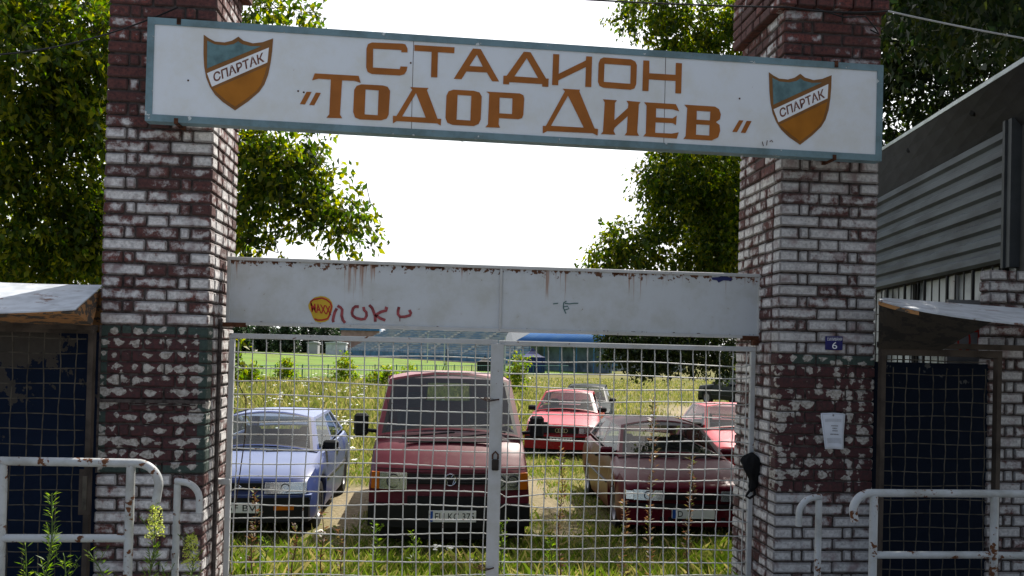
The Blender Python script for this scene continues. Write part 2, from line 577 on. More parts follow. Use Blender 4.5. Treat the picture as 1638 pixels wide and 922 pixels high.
def dirt(x, y):
    """how bare the lot is, 0 grass .. 1 bare sandy earth"""
    x = np.asarray(x, float); y = np.asarray(y, float)
    def el(cx, cy, rx, ry, a=0):
        u = (x - cx) * cos(a) + (y - cy) * sin(a); v = -(x - cx) * sin(a) + (y - cy) * cos(a)
        return np.clip(1.35 - np.sqrt((u / rx) ** 2 + (v / ry) ** 2), 0, 1)
    d = np.maximum.reduce([el(-1.3, 12.6, .5, 2.8) * .95, el(1.45, 12.8, .6, 3.0) * .75, el(1.2, 16.5, 2.0, 2.2) * .5, el(-1.6, 16, .8, 3) * .4,
                           el(11.5, 36, 3.5, 9, -.25) * .7, el(6.5, 24, 4, 4) * .5])
    n = vnoise(x, y, .9, 1) * .5 + vnoise(x, y, 2.7, 2) * .3 + vnoise(x, y, 7, 3) * .2
    return np.clip((d + (n - .5) * .9 - .22) * 2.0, 0, 1) * (d > 0)


m, t, b = newmat('lot_ground'); q = N(t)
p = q.pos()
n1 = q.noise(p, 1.3, 5, .6); n2 = q.noise(p, 14, 4, .6); n3 = q.noise(p, .18, 3)
gr = q.mix(q.smooth(n1, .3, .7), (.075, .085, .022), (.13, .115, .04))
gr = q.mix(q.math('MULTIPLY', q.smooth(n3, .4, .65), .6), gr, (.16, .14, .05))
so_ = q.mix(q.smooth(n2, .3, .7), (.30, .245, .165), (.20, .16, .105))
q.lk(q.mix(q.attr('bare'), gr, so_), b.inputs['Base Color'])
b.inputs['Roughness'].default_value = .95; b.inputs['Specular IOR Level'].default_value = .1
q.lk(q.bump(q.math('ADD', n1, n2), .7, .05), b.inputs['Normal'])
M['ground'] = m

nx, ny = 190, 230
us = np.linspace(-1, 1, nx); xs = np.sinh(us * 4.6) / np.sinh(4.6) * 700
vs_ = np.linspace(0, 1, ny); ys = -12 + (np.sinh(vs_ * 5.0) / np.sinh(5.0)) * 1400
X, Y = np.meshgrid(xs, ys)
Z = gz(X, Y) + (vnoise(X, Y, 1.1, 5) - .5) * .06 * (Y > 7)
verts = np.stack([X.ravel(), Y.ravel(), Z.ravel()], 1)
ii = np.arange((nx) * (ny)).reshape(ny, nx)
quads = np.stack([ii[:-1, :-1].ravel(), ii[:-1, 1:].ravel(), ii[1:, 1:].ravel(), ii[1:, :-1].ravel()], 1)
g = npmesh('ground', verts, quads, M['ground'])
a = g.data.attributes.new('bare', 'FLOAT', 'POINT'); a.data.foreach_set('value', dirt(X, Y).ravel().astype(np.float32))
tag(g, kind='structure')

m, t, b = newmat('pavement_concrete'); q = N(t); p = q.pos()
q.lk(q.mix(q.smooth(q.noise(p, 7, 5, .65), .35, .7), (.26, .25, .235), (.17, .165, .155)), b.inputs['Base Color'])
b.inputs['Roughness'].default_value = .9
tag(MB().box(-14, 14, -10, 5.62, -.045, 0).build('pavement', m), kind='structure')

m, t, b = newmat('pitch_grass'); q = N(t); p = q.pos()
st = q.math('SINE', q.math('MULTIPLY', q.math('ADD', q.sep(p)[0], q.math('MULTIPLY', q.sep(p)[1], .415)), .55))
gcol = q.mix(q.smooth(st, -.5, .5), (.09, .155, .018), (.105, .175, .024))
gcol = q.mix(q.math('MULTIPLY', q.smooth(q.noise(p, .12, 4), .42, .7), .6), gcol, (.15, .175, .035))
q.lk(gcol, b.inputs['Base Color']); b.inputs['Roughness'].default_value = .9; b.inputs['Specular IOR Level'].default_value = .1
M['pitch'] = m
NL, NR = Vector((-40, 36.8, 0)), Vector((16.5, 98.4, 0))
SA, SB = Vector((-27, 245, 0)), Vector((25, 120, 0))
tag(MB().prism([[(NL.x, NL.y, -.985), (NR.x, NR.y, -.985), (25, 114, -.985), (-27, 240, -.985), (-60, 300, -.985), (-160, 250, -.985), (-90, 60, -.985)]], (0, 0, -.01)).build('pitch', M['pitch']), kind='structure')


# ------------------------------------------------------------------ brick masonry
def brickrun(mb, segs, x0, y0, y1, z, axis=0, fx=None, jit=.0022, h=.065):
    """row of bricks; segs = lengths; along x (axis 0) between y0 and y1, or along y (axis 1) between x y0 and y1"""
    u = x0
    for L in segs:
        e = rnd.uniform(-.003, .003)
        zz = z + rnd.uniform(-.002, .002)
        if axis == 0: mb.cbox(u, u + L, y0 + e, y1, zz, zz + h, .007, 0, None, jit, .013)
        else: mb.cbox(y0 + (e if fx else 0), y1 + (0 if fx else e), u, u + L, zz, zz + h, .007, 0, None, jit, .013)
        u += L + .01


def sidesegs(D):
    out, u = [], 0
    while u < D - .02:
        L = rnd.choice([.115, .115, .115, .24, .17])
        if D - u - L < .06: L = D - u
        out.append(L); u += L + .01
    return out


def pillar(name, label, x0, x1, yf, yb, ztop, panel, capz, mats, borders):
    W = x1 - x0
    root = thing(name, label, 'pillar', ((x0 + x1) / 2, (yf + yb) / 2, 0))
    fr, pn, sd, capb = MB(), MB(), MB(), MB()
    n = int(ztop / .075)
    for i in range(n):
        z = i * .075
        sc_ = W / .64
        A = [.25 * sc_, .12 * sc_, W - .37 * sc_ - .02]
        B = [.12 * sc_, .055, W - .24 * sc_ - .11 - .04, .055, .12 * sc_]
        segs = A if i % 2 == 0 else B
        big = capz is not None and z >= capz
        o = .055 if big else 0
        if big:
            segs = [.115] * int((W + 2 * o) / .125); r = W + 2 * o - sum(segs) - .01 * len(segs)
            if r > .03: segs.append(r)
        tgt = capb if big else (pn if panel and panel[0] <= z + .03 <= panel[1] else fr)
        # some of the front bricks of the panel rows lie outside its width
        if tgt is pn and panel[2] > x0 + .03:
            u = x0
            for L in segs:
                c = u + L / 2
                brickrun(pn if c > panel[2] - .03 else fr, [L], u, yf, yf + .115, z); u += L + .01
        else:
            brickrun(tgt, segs, x0 - o, yf - o, yf + .115, z)
        brickrun(capb if big else sd, segs, x0 - o, yb - .115, yb + o, z)
        D = yb - yf - .25
        for sx in (0, 1):
            ss = sidesegs(D)
            if sx == 0: brickrun(capb if big else sd, ss, yf + .125, x0 - o, x0 + .115, z, 1, True)
            else: brickrun(capb if big else sd, ss, yf + .125, x1 - .115, x1 + o, z, 1, False)
    fr.build('front_brickwork', mats[0], root, att='face')
    sd.build('side_brickwork', mats[1], root, att='face')
    if panel:
        pm_ = panelmat(name + '_burgundy_panel', borders, x0, panel[0])
        o = pn.build('painted_panel', pm_, root, att='face')
        o['label'] = 'burgundy painted bricks with a lattice of bare white spots'
    if capz is not None: capb.build('corbelled_cap', M['capbrick'], root, att='face')
    MB().box(x0 + .011, x1 - .011, yf + .011, yb - .011, 0, ztop - .01).build('mortar_core', M['mortar'], root)
    return root


M['capbrick'] = brickmat('cap_brick', .18)
LX0, LX1, RX0, RX1, YF = -2.03, -1.392, 2.205, 2.865, 5.30
pillar('brick_pillar', 'brick gate pillar with worn whitewash and two burgundy green-edged panels, left of the gate', LX0, LX1, YF, 5.95, 4.35,
       (.90, 1.78, LX0), 4.0, (M['brick'], M['brick_side']),
       [(LX0 - .1, LX0 + .05, .8, 1.9), (LX1 - .05, LX1 + .1, .8, 1.9), (LX0 - .1, LX1 + .1, 1.745, 1.9), (LX0 - .1, LX1 + .1, .8, .948)])
pillar('brick_pillar', 'whiter brick gate pillar with house number plate and paper notice, right of the gate', RX0, RX1, YF, 6.07, 4.35,
       (.84, 1.75, RX0 + .06), 3.97, (M['brick_white'], M['brick_side']), [(RX0 + .1, RX1 + .1, 1.655, 1.9)][:1])
# thin frame strips that divide the left painted panel
fr = MB().box(LX0 + .005, LX1 - .002, YF - .012, YF - .004, 1.325, 1.345)
fr.box(LX0 + .004, LX0 + .014, YF - .013, YF - .004, .90, 1.79); fr.box(LX0 + .2, LX1 - .06, YF - .011, YF - .004, 1.31, 1.318)
tag(fr.build('panel_trim', M['mortar'], loc=(LX0, YF, 1.3)), 'thin grey metal strip dividing the burgundy panel on the left pillar', 'trim')

# right-hand pier beside the blue side door
pr = thing('brick_pier', 'whitewashed brick pier at the right edge beside the meshed blue door', 'brick pier', (3.9, 5.4, 0))
bm_, top = MB(), P(1600, 417, 5.35).z
PX0 = P(1584, 450, 5.35).x
for i in range(int(top / .075)):
    segs = ([.25, .12, .25, .12, .25] if i % 2 else [.12, .055, .25, .055, .12, .055, .25])
    brickrun(bm_, segs, PX0 + rnd.uniform(-.004, .004), 5.35, 5.465, i * .075)
bm_.build('brickwork', M['brick_white'], pr, att='face')
MB().box(PX0 + .012, PX0 + 1.0, 5.362, 5.46, 0, int(top / .075) * .075 - .01).build('mortar_core', M['mortar'], pr)

# ------------------------------------------------------------------ the sign
SY = 5.15
def sp(p): return P(p[0], p[1], SY)
def cA(p): return (400 + p[0] / 3.8429, 30 + p[1] / 3.8429)
def cB(p): return (800 + p[0] / 3.8429, 30 + p[1] / 3.8429)
sx0, sx1, sz0, sz1 = -1.745, 2.795, 2.985, 3.592
sgn = thing('name_sign', 'long white board with blue border, ochre Cyrillic stadium name and a crest at each end', 'sign', ((sx0 + sx1) / 2, SY, sz0))
def tilt(x, z): return z - .0085 * (x - (sx0 + sx1) / 2)       # the board hangs a touch lower on the right
bd = MB()
bd.add([(x, y, tilt(x, z)) for x, y, z in ((sx0, SY, sz0), (sx1, SY, sz0), (sx1, SY + .07, sz0), (sx0, SY + .07, sz0), (sx0, SY, sz1), (sx1, SY, sz1), (sx1, SY + .07, sz1), (sx0, SY + .07, sz1))],
       [(3, 2, 1, 0), (4, 5, 6, 7), (0, 1, 5, 4), (1, 2, 6, 5), (2, 3, 7, 6), (3, 0, 4, 7)])
bd.build('panel', M['sign_white'], sgn)
bo = MB(); e = .036
def bar(x0, x1, z0, z1):
    bo.prism([[(x0, SY - .006, tilt(x0, z0)), (x1, SY - .006, tilt(x1, z0)), (x1, SY - .006, tilt(x1, z1)), (x0, SY - .006, tilt(x0, z1))]], (0, .08, 0))
bar(sx0 - .004, sx1 + .004, sz1 - e, sz1 + .004); bar(sx0 - .004, sx1 + .004, sz0 - .004, sz0 + e)
bar(sx0 - .004, sx0 + e, sz0 + e, sz1 - e); bar(sx1 - e, sx1 + .004, sz0 + e, sz1 - e)
bo.build('border', M['sign_blue'], sgn)
for px in (660, 1064): 
    se = MB()
    xx = P(px, 130, SY).x
    se.box(xx - .0015, xx + .0015, SY - .0008, SY + .01, tilt(xx, sz0 + e), tilt(xx, sz1 - e))
    se.build('sheet_seam', M['rust'], sgn)
LET = [
 (cA, [[(968,208),(968,185),(955,160),(935,155),(750,148),(725,158),(716,185),(714,300),(722,328),(748,341),(920,350),(948,343),(962,322),(967,297),(925,295),(920,312),(755,302),(757,185),(930,194),(930,207)]]),
 (cA, [[(1010,163),(1257,178),(1255,213),(1155,207),(1151,362),(1112,360),(1116,205),(1010,198)]]),
 (cA, [[(1370,185),(1418,189),(1530,387),(1487,385),(1456,332),(1330,325),(1300,373),(1253,370)], [(1394,222),(1431,297),(1348,292)]]),
 (cB, [[(145,205),(187,208),(282,370),(298,370),(296,420),(258,418),(258,403),(55,391),(55,405),(18,403),(20,352),(40,352)], [(164,244),(233,366),(87,356)]]),
 (cB, [[(326,219),(363,221),(360,340),(527,258),(529,233),(565,235),(560,421),(523,420),(527,298),(358,380),(357,410),(319,408)]]),
 (cB, [[(635,240),(805,252),(830,265),(840,287),(836,405),(825,430),(800,438),(635,425),(612,415),(601,390),(605,275),(615,250)], [(641,278),(803,289),(800,402),(637,390)]]),
 (cB, [[(880,258),(917,260),(916,337),(1078,347),(1080,273),(1117,276),(1112,461),(1077,459),(1078,384),(914,374),(911,446),(874,444)]]),
 (cA, [[(398,338),(668,353),(680,395),(640,383),(566,380),(553,590),(566,613),(470,610),(487,590),(497,375),(420,370),(382,380)]]),
 (cA, [[(685,405),(815,412),(845,420),(861,445),(852,590),(840,615),(805,626),(675,620),(645,608),(634,575),(640,440),(655,415)], [(710,436),(791,442),(785,595),(704,590)]]),
 (cA, [[(985,422),(1097,428),(1087,440),(1153,617),(1175,617),(1172,658),(1150,645),(900,630),(878,645),(878,598),(900,600),(997,438)], [(1020,458),(1080,610),(935,602)]]),
 (cA, [[(1250,438),(1375,445),(1410,455),(1424,480),(1418,620),(1405,648),(1375,661),(1245,654),(1212,640),(1201,610),(1207,475),(1220,448)], [(1276,469),(1360,475),(1354,628),(1269,622)]]),
 (cA, [[(1453,450),(1657,461),(1680,472),(1685,495),(1680,590),(1672,612),(1650,619),(1530,612),(1528,650),(1536,671),(1447,668),(1462,650),(1470,462)], [(1534,486),(1613,491),(1610,588),(1532,583)]]),
 (cB, [[(385,432),(490,438),(487,450),(580,676),(602,680),(599,720),(570,705),(290,692),(262,706),(262,660),(280,662),(398,447)], [(417,474),(514,671),(312,660)]]),
 (cB, [[(632,497),(717,503),(705,520),(702,625),(785,550),(788,525),(777,506),(862,514),(852,530),(842,700),(853,721),(765,718),(778,700),(784,600),(703,672),(697,692),(708,714),(620,710),(632,695),(643,515)]]),
 (cB, [[(885,515),(1080,527),(1100,570),(1060,558),(958,552),(957,608),(1060,614),(1085,597),(1080,655),(1060,643),(955,638),(952,703),(1055,708),(1097,700),(1085,738),(880,724),(895,705),(900,535)]]),
 (cB, [[(1132,530),(1320,542),(1345,558),(1356,590),(1350,620),(1325,637),(1348,655),(1352,690),(1340,730),(1300,750),(1126,740),(1140,722),(1150,550)], [(1208,567),(1292,572),(1289,627),(1207,622)], [(1205,650),(1287,655),(1285,720),(1203,715)]]),
]
for fn, loops in LET:
    MB().prism([[sp(fn(p)) + Vector((0, -.0035, 0)) for p in l] for l in loops], (0, .003, 0)).build('letter', M['ochre'], sgn)
for fn, qs in ((cA, [[(348,451),(378,452),(338,528),(307,526)], [(405,456),(435,458),(395,533),(365,531)]]), (cB, [[(1468,626),(1495,627),(1455,698),(1427,696)], [(1515,630),(1545,631),(1507,704),(1479,701)]])):
    mb = MB()
    for l in qs: mb.prism([[sp(fn(p)) + Vector((0, -.0035, 0)) for p in l]], (0, .003, 0))
    mb.build('quotation_mark', M['ochre'], sgn)


def textgeo(s, size=1.0, shear=0, bold=0.0):
    """2D vertices and faces of a text, origin at its centre, height in font units"""
    cu = bpy.data.curves.new('t', 'FONT')
    cu.body = s; cu.size = size; cu.shear = shear; cu.offset = bold
    cu.resolution_u = 3
    cu.align_x = 'CENTER'; cu.align_y = 'CENTER'
    o = bpy.data.objects.new('t', cu); COL.objects.link(o)
    dg = bpy.context.evaluated_depsgraph_get(); dg.update()
    me = o.evaluated_get(dg).to_mesh()
    vs = [(v.co.x, v.co.y) for v in me.vertices]; fs = [tuple(f.vertices) for f in me.polygons]
    o.evaluated_get(dg).to_mesh_clear()
    bpy.data.objects.remove(o); bpy.data.curves.remove(cu)
    return vs, fs


def textmb(s, fn, box, bold=.0):
    """text stretched to a box (w, h) and mapped by fn(u, v) to 3D"""
    vs, fs = textgeo(s, 1, 0, bold)
    xs_ = [v[0] for v in vs]; ys_ = [v[1] for v in vs]
    x0, x1, y0, y1 = min(xs_), max(xs_), min(ys_), max(ys_)
    mb = MB()
    mb.add([fn(((x - x0) / (x1 - x0) - .5) * box[0], ((y - y0) / (y1 - y0) - .5) * box[1]) for x, y in vs], fs)
    return mb


def crest(TL, TR, TIP):
    """the shield; coordinates are those of the right one in its enlargement, carried over by an affine map"""
    a0, a1, a2 = Vector((295, 382)), Vector((625, 397)), Vector((459, 763))
    mA = Matrix(((a1.x - a0.x, a2.x - a0.x), (a1.y - a0.y, a2.y - a0.y))).inverted()
    b0, b1, b2 = Vector(TL), Vector(TR), Vector(TIP)
    def mp(p, off):
        s_ = mA @ (Vector(p) - a0)
        r = b0 + (b1 - b0) * s_[0] + (b2 - b0) * s_[1]
        return sp(r) + Vector((0, -off, 0))
    def shp(pts, off, nm, mat, par): 
        return MB().prism([[mp(p, off) for p in pts]], (0, .002, 0)).build(nm, mat, par)
    out = [(295,382),(320,400),(350,416),(395,420),(430,411),(460,390),(485,410),(530,423),(575,417),(625,397),(623,460),(618,520),(609,580),(593,630),(570,668),(520,716),(459,763),(400,722),(360,684),(335,645),(316,600),(304,545),(298,480)]
    em = shp(out, .003, 'crest', M['brown'], sgn)
    shp([(313,412),(350,431),(400,436),(440,428),(460,414),(480,428),(520,438),(572,437),(318,553)], .0045, 'crest_field', M['shield_blue'], em)
    shp([(319,577),(607,444),(603,519),(345,645)], .0045, 'crest_band', M['white_paint'], em)
    shp([(352,657),(602,537),(590,590),(577,634),(558,664),(510,706),(459,745),(410,710),(372,676)], .0045, 'crest_base', M['orange'], em)
    d = Vector((280, -129)).normalized(); nrm = Vector((-.18, -1)).normalized()
    c = Vector((468, 546))
    textmb('СПАРТАК', lambda u, v: mp(c + d * u + nrm * v, .0055), (258, 48), .022).build('crest_lettering', M['brown_text'], em)
    return em
crest((326, 56), (437, 62), (376, 177))
crest((1229.7, 116), (1330, 120.7), (1279.6, 232))
for px in (286, 1338):
    x = P(px, 60, SY).x
    MB().box(x - .012, x + .012, SY - .009, SY + .15, tilt(x, sz1 - .03), tilt(x, sz1) + .012).build('bracket', M['rust'], sgn)
    MB().box(x - .012, x + .012, SY - .009, SY + .15, tilt(x, sz0) - .012, tilt(x, sz0 + .02)).build('bracket', M['rust'], sgn)

for s_ in ([(1219, 227), (1221, 234)], [(1227, 225), (1226, 233)], [(1231, 227), (1234, 225), (1236, 228)]):
    MB().tube([sp(p_) + Vector((0, -.0035, 0)) for p_ in s_], .0022, 4).build('scrawl_stroke', M['rust'], sgn)
for px, py in ((301, 129), (486, 148), (477, 146), (1183, 158), (657, 101)):
    c_ = sp((px, py)); MB().cbox(c_.x - .005, c_.x + .005, SY - .004, SY + .002, c_.z - .005, c_.z + .005, .002).build('rust_spot', M['rust'], sgn)
# ------------------------------------------------------------------ gate: header board and two leaves
GY = 5.65
hx0, hx1, hz0, hz1 = -1.372, 2.222, 1.818, 2.264
hd = thing('gate_header', 'rusty white sheet metal board above the gate with red graffiti and a round sticker', 'gate header', ((hx0 + hx1) / 2, GY, hz0))
cxm = P(801, 470, GY).x
MB().box(hx0 + .012, cxm - .008, GY, GY + .003, hz0 + .02, hz1 - .018).build('sheet', M['gate_sheet'], hd)
MB().box(cxm + .008, hx1 - .012, GY, GY + .003, hz0 + .02, hz1 - .018).build('sheet', M['gate_sheet'], hd)
f = MB()
f.cbox(hx0, hx1, GY - .014, GY + .026, hz1 - .022, hz1, .003); f.cbox(hx0, hx1, GY - .014, GY + .026, hz0, hz0 + .024, .003)
f.cbox(hx0, hx0 + .022, GY - .013, GY + .025, hz0 + .024, hz1 - .022, .003); f.cbox(hx1 - .022, hx1, GY - .013, GY + .025, hz0 + .024, hz1 - .022, .003)
f.cbox(cxm - .009, cxm + .009, GY - .013, GY + .025, hz0 + .024, hz1 - .022, .003)
f.build('frame', M['gate_frame'], hd)
hb = MB(); hb.box(hx0 - .04, hx0 + .13, GY - .02, GY + .03, hz0 - .012, hz0 + .016); hb.build('bracket', M['rust'], hd)
hb = MB(); hb.box(hx1 - .13, hx1 + .03, GY - .02, GY + .03, hz0 - .012, hz0 + .018)
hb.build('bracket', M['rust'], hd)


def onboard(px, py, off=.004, Yp=GY): return P(px, py, Yp) + Vector((0, -off, 0))
def stroke(mb, pts, wd, off=.0035, Yp=GY, fn=None):
    """flat brush stroke through pixel points"""
    fn = fn or (lambda a, b_: onboard(a, b_, off, Yp))
    n = len(pts)
    L, R = [], []
    for i, (x, y) in enumerate(pts):
        a_ = Vector(pts[max(0, i - 1)]); b_ = Vector(pts[min(n - 1, i + 1)])
        d = (b_ - a_).normalized(); nn = Vector((-d.y, d.x))
        w_ = wd[i] if isinstance(wd, (list, tuple)) else wd
        L.append(fn(x + nn.x * w_ / 2, y + nn.y * w_ / 2)); R.append(fn(x - nn.x * w_ / 2, y - nn.y * w_ / 2))
    mb.add(L + R, [(i, i + 1, n + i + 1, n + i) for i in range(n - 1)])
def cg(p): return (480 + p[0] / 8.19, 465 + p[1] / 8.19)
GR = [[[(482,235),(455,285),(440,340),(430,390),(440,415)]], [[(490,200),(530,222),(553,250),(545,330),(560,385),(590,425)]],
      [[(770,212),(725,210),(695,235),(680,290),(690,330),(730,360),(800,378),(850,372),(872,330),(868,285),(838,255),(832,215)]],
      [[(905,190),(945,230),(968,290),(985,340),(985,410)], [(985,340),(1010,310),(1060,280),(1130,262),(1140,232),(1110,225)], [(1000,330),(1050,365),(1118,390)]],
      [[(1297,215),(1285,260),(1283,310),(1310,345),(1370,345),(1440,325),(1452,295),(1430,255)], [(1307,345),(1308,405)]]]
for ch in GR:
    mb = MB()
    for s_ in ch: stroke(mb, [cg(p) for p in s_], (4.6 if len(s_) > 2 else 1.2))
    o = mb.build('graffiti_letter', M['graffiti'], hd)
st = MB().prism([[onboard(*cg(p), .003) for p in [(270,72),(330,80),(385,110),(418,155),(430,210),(420,265),(395,330),(375,385),(330,410),(260,420),(200,405),(170,360),(145,290),(115,240),(108,190),(135,135),(190,90)]]], (0, .001, 0)).build('sticker', M['yellow'], hd)
st['label'] = 'round yellow sticker with red lettering'
mb = MB()
ring = [(150,200),(140,150),(175,120),(240,108),(290,100),(345,120),(395,160),(415,210),(400,270),(385,330),(360,370),(290,388),(230,388),(190,370)]
stroke(mb, [cg(p) for p in ring], 2.6, .0045)
mb.build('sticker_ring', M['sticker_red'], st)
textmb('MAXX', lambda u, v: onboard(*cg((275 + u - v * .1, 243 + u * .16 - v)), .0045), (262, 120), .03).build('sticker_lettering', M['sticker_red'], st)
mb = MB()
def ce(p): return (800 + p[0] / 3.7227, 400 + p[1] / 3.7227)
for s_ in ([(395,305),(378,315),(376,345),(392,380)], [(385,318),(410,322),(440,318),(465,318)], [(378,340),(400,335),(410,350),(385,358)], [(345,318),(315,322)]): stroke(mb, [ce(p) for p in s_], 1.6)
mb.build('marker_scrawl', M['greenink'], hd)
MB().prism([[onboard(*ce(p), .0035) for p in [(1258,165),(1300,162),(1330,152),(1352,158),(1382,172),(1375,185),(1330,182),(1300,195),(1290,182),(1262,178)]]], (0, .001, 0)).build('paint_chip', M['bluechip'], hd)
for (x, y, w_, h_) in ((748,428,16,9),(699,428,22,6),(650,425,16,6),(580,424,20,5),(540,421,16,6),(440,420,10,6),(985,437,12,6),(1030,438,10,4),(615,423,14,5),(470,419,9,4),(860,431,8,5)):
    pts = [(x + w_ * (k / 7 - .5), y - h_ * .4) for k in range(8)] + [(x + w_ * (.5 - k / 7), y + h_ * rnd.uniform(.1, .8)) for k in range(8)]
    MB().prism([[onboard(*p_, .0035) for p_ in pts]], (0, .001, 0)).build('rust_patch', M['rust'], hd)
for k in range(26):
    x = rnd.choice([rnd.uniform(370, 795), rnd.uniform(810, 1210)]); y0_ = 521 + (x - 362) * .0258 - 5
    w_ = rnd.uniform(6, 26); pts = [(x + w_ * (j / 5 - .5), y0_ + 4 + w_ * 0) for j in range(6)] + [(x + w_ * (.5 - j / 5), y0_ - rnd.uniform(-1, 3)) for j in range(6)]
    MB().prism([[onboard(*p_, .0035) for p_ in pts]], (0, .001, 0)).build('rust_patch', M['rust'], hd)


def leaf_gate(label, x0, x1, z0, z1, sgnx):
    root = thing('gate_leaf', label, 'gate', ((x0 + x1) / 2, GY, z0), 'gate leaves')
    f = MB(); r = .034
    f.cbox(x0, x1, GY - .018, GY + .018, z1 - r, z1, .004); f.cbox(x0, x1, GY - .018, GY + .018, z0, z0 + r, .004)
    f.cbox(x0, x0 + r, GY - .017, GY + .017, z0 + r, z1 - r, .004); f.cbox(x1 - r, x1, GY - .017, GY + .017, z0 + r, z1 - r, .004)
    f.build('frame', M['gate_frame'], root)
    wv = MB(); S = .0905; R_ = .0042
    nxw = int((x1 - x0 - 2 * r) / S); nzw = int((z1 - z0 - 2 * r) / S)
    ox = (x1 - x0 - 2 * r - nxw * S) / 2
    def wob(x, z, k): return .008 * sin(x * 3.1 + k) + .006 * sin(z * 4.3 + k * 2) + .004 * sin(x * 7.7 + z * 5 + k)
    for i in range(nxw + 1):
        x = x0 + r + ox + i * S + rnd.uniform(-.003, .003)
        pts = []
        for j in range(nzw * 2 + 1):
            z = z1 - r - j * S / 2
            pts.append((x + wob(x, z, 1.3) , GY + (.0045 if (j // 1 + i) % 2 else -.0045), z))
        pts.append((x, GY, z0 + r))
        wv.tube(pts, R_, 5)
    for j in range(1, nzw + 1):
        z = z1 - r - j * S + rnd.uniform(-.004, .004)
        pts = [(x0 + r, GY, z)]
        for i in range(nxw * 2 + 1):
            x = x0 + r + ox + i * S / 2
            zz = z + wob(z * 2, x, j * .9) * .9
            if sgnx > 0 and x < x0 + .35 and abs(z - .72) < .12: zz += .028 * (1 - (x - x0) / .35) * (-1 if z > .72 else 1) * 1.2   # pushed out of line by the lock
            pts.append((x, GY + (-.0045 if (i + j) % 2 else .0045), zz))
        pts.append((x1 - r, GY, z))
        wv.tube(pts, R_, 5)
    wv.build('wire_mesh', M['wire'], root, smooth=True, sharp=0)
    return root
xm = P(797, 560, GY).x
gl_ = leaf_gate('left gate leaf of welded white wire mesh in front of the blue hatchback', -1.345, xm - .004, .02, 1.765, -1)
gr_ = leaf_gate('right gate leaf of welded white wire mesh in front of the dark red hatchback', xm + .004, 2.19, .02, 1.762, 1)
MB().cbox(xm - .05, xm + .036, GY - .032, GY - .019, .02, 1.74, .004).build('closing_strip', M['gate_frame'], gl_)
M['old_lock'] = plain('dark_lock', (.035, .028, .024), .8, var=.4)
lk = thing('padlock', 'small rusty padlock on a hasp where the gate leaves meet', 'padlock', P(792, 748, GY - .05))
c = P(792, 742, GY - .045)
MB().cbox(c.x - .022, c.x + .024, c.y - .012, c.y + .012, c.z - .045, c.z + .028, .006).build('body', M['old_lock'], lk)
MB().tube([c + Vector((-.018, 0, .03)), c + Vector((-.018, 0, .06)), c + Vector((0, 0, .08)), c + Vector((.018, 0, .06)), c + Vector((.018, 0, .03))], .006, 8).build('shackle', M['rust'], lk, smooth=True)
for (px, py, lab) in ((788, 641, 'wire twisted round the middle gate bars just below the top'), (779, 911, 'wire twisted round the middle gate bars near the ground')):
    c = P(px, py, GY - .04); mb = MB()
    for k in range(3):
        mb.tube([c + Vector((.055 * cos(a_ * pi / 7), .04 + .055 * sin(a_ * pi / 7) * -1, .006 * k + .005 * sin(a_ + k))) for a_ in range(15)], .0025, 5)
    mb.tube([c + Vector((-.05, 0, 0)), c + Vector((-.09, -.02, .02))], .0025, 5)
    tag(mb.build('tie_wire', M['rust'], loc=c), lab, 'wire')
for i, (px, py, lab) in enumerate(((358, 770, 'flat steel hinge joining the left gate leaf to the left pillar'), (1213, 549, 'rusty steel hinge at the upper right corner of the gate'))):
    c = P(px, py, GY)
    tag(MB().cbox(c.x - .05, c.x + .045, GY - .03, GY + .02, c.z - .018, c.z + .018, .004).build('hinge', M['gate_frame'] if i == 0 else M['rust'], loc=c), lab, 'hinge')
# drain pipe / post that runs up the left pillar beside the gate
c = P(352, 700, 5.6)
tag(MB().tube([(LX1 + .022, 5.5, 0), (LX1 + .022, 5.5, 1.85)], .014, 8).build('thin_pipe', M['mortar'], loc=(LX1, 5.5, 0), smooth=True), 'thin grey pipe up the inner side of the left pillar', 'pipe')

# black plastic bag tied to the right gate post
c = P(1203, 752, GY - .06)
bag = thing('black_bag', 'crumpled black bag tied to the right gate post', 'bag', c)
mb = MB()
def bagf(u, v):
    a_ = u * 2 * pi; z = v
    prof = np.interp(z, [0, .12, .3, .55, .8, .93, 1], [.006, .032, .03, .058, .062, .04, .006])
    k = 1 + .18 * sin(3 * a_ + 5 * z) + .1 * sin(7 * a_ - 9 * z)
    return Vector((c.x + prof * k * cos(a_) + .012 * sin(6 * z), c.y + prof * .75 * k * sin(a_), c.z - .15 + .27 * z))
mb.grid(bagf, 22, 22)
mb.build('sack', M['black_cloth'], bag, smooth=True)
MB().tube([c + Vector((.006, -.01, -.1)), c + Vector((-.03, -.02, -.15)), c + Vector((-.045, -.02, -.175)), c + Vector((-.02, -.02, -.19)), c + Vector((.02, -.01, -.165)), c + Vector((.015, 0, -.09))], .009, 6).build('knotted_strap', M['black_cloth'], bag, smooth=True)

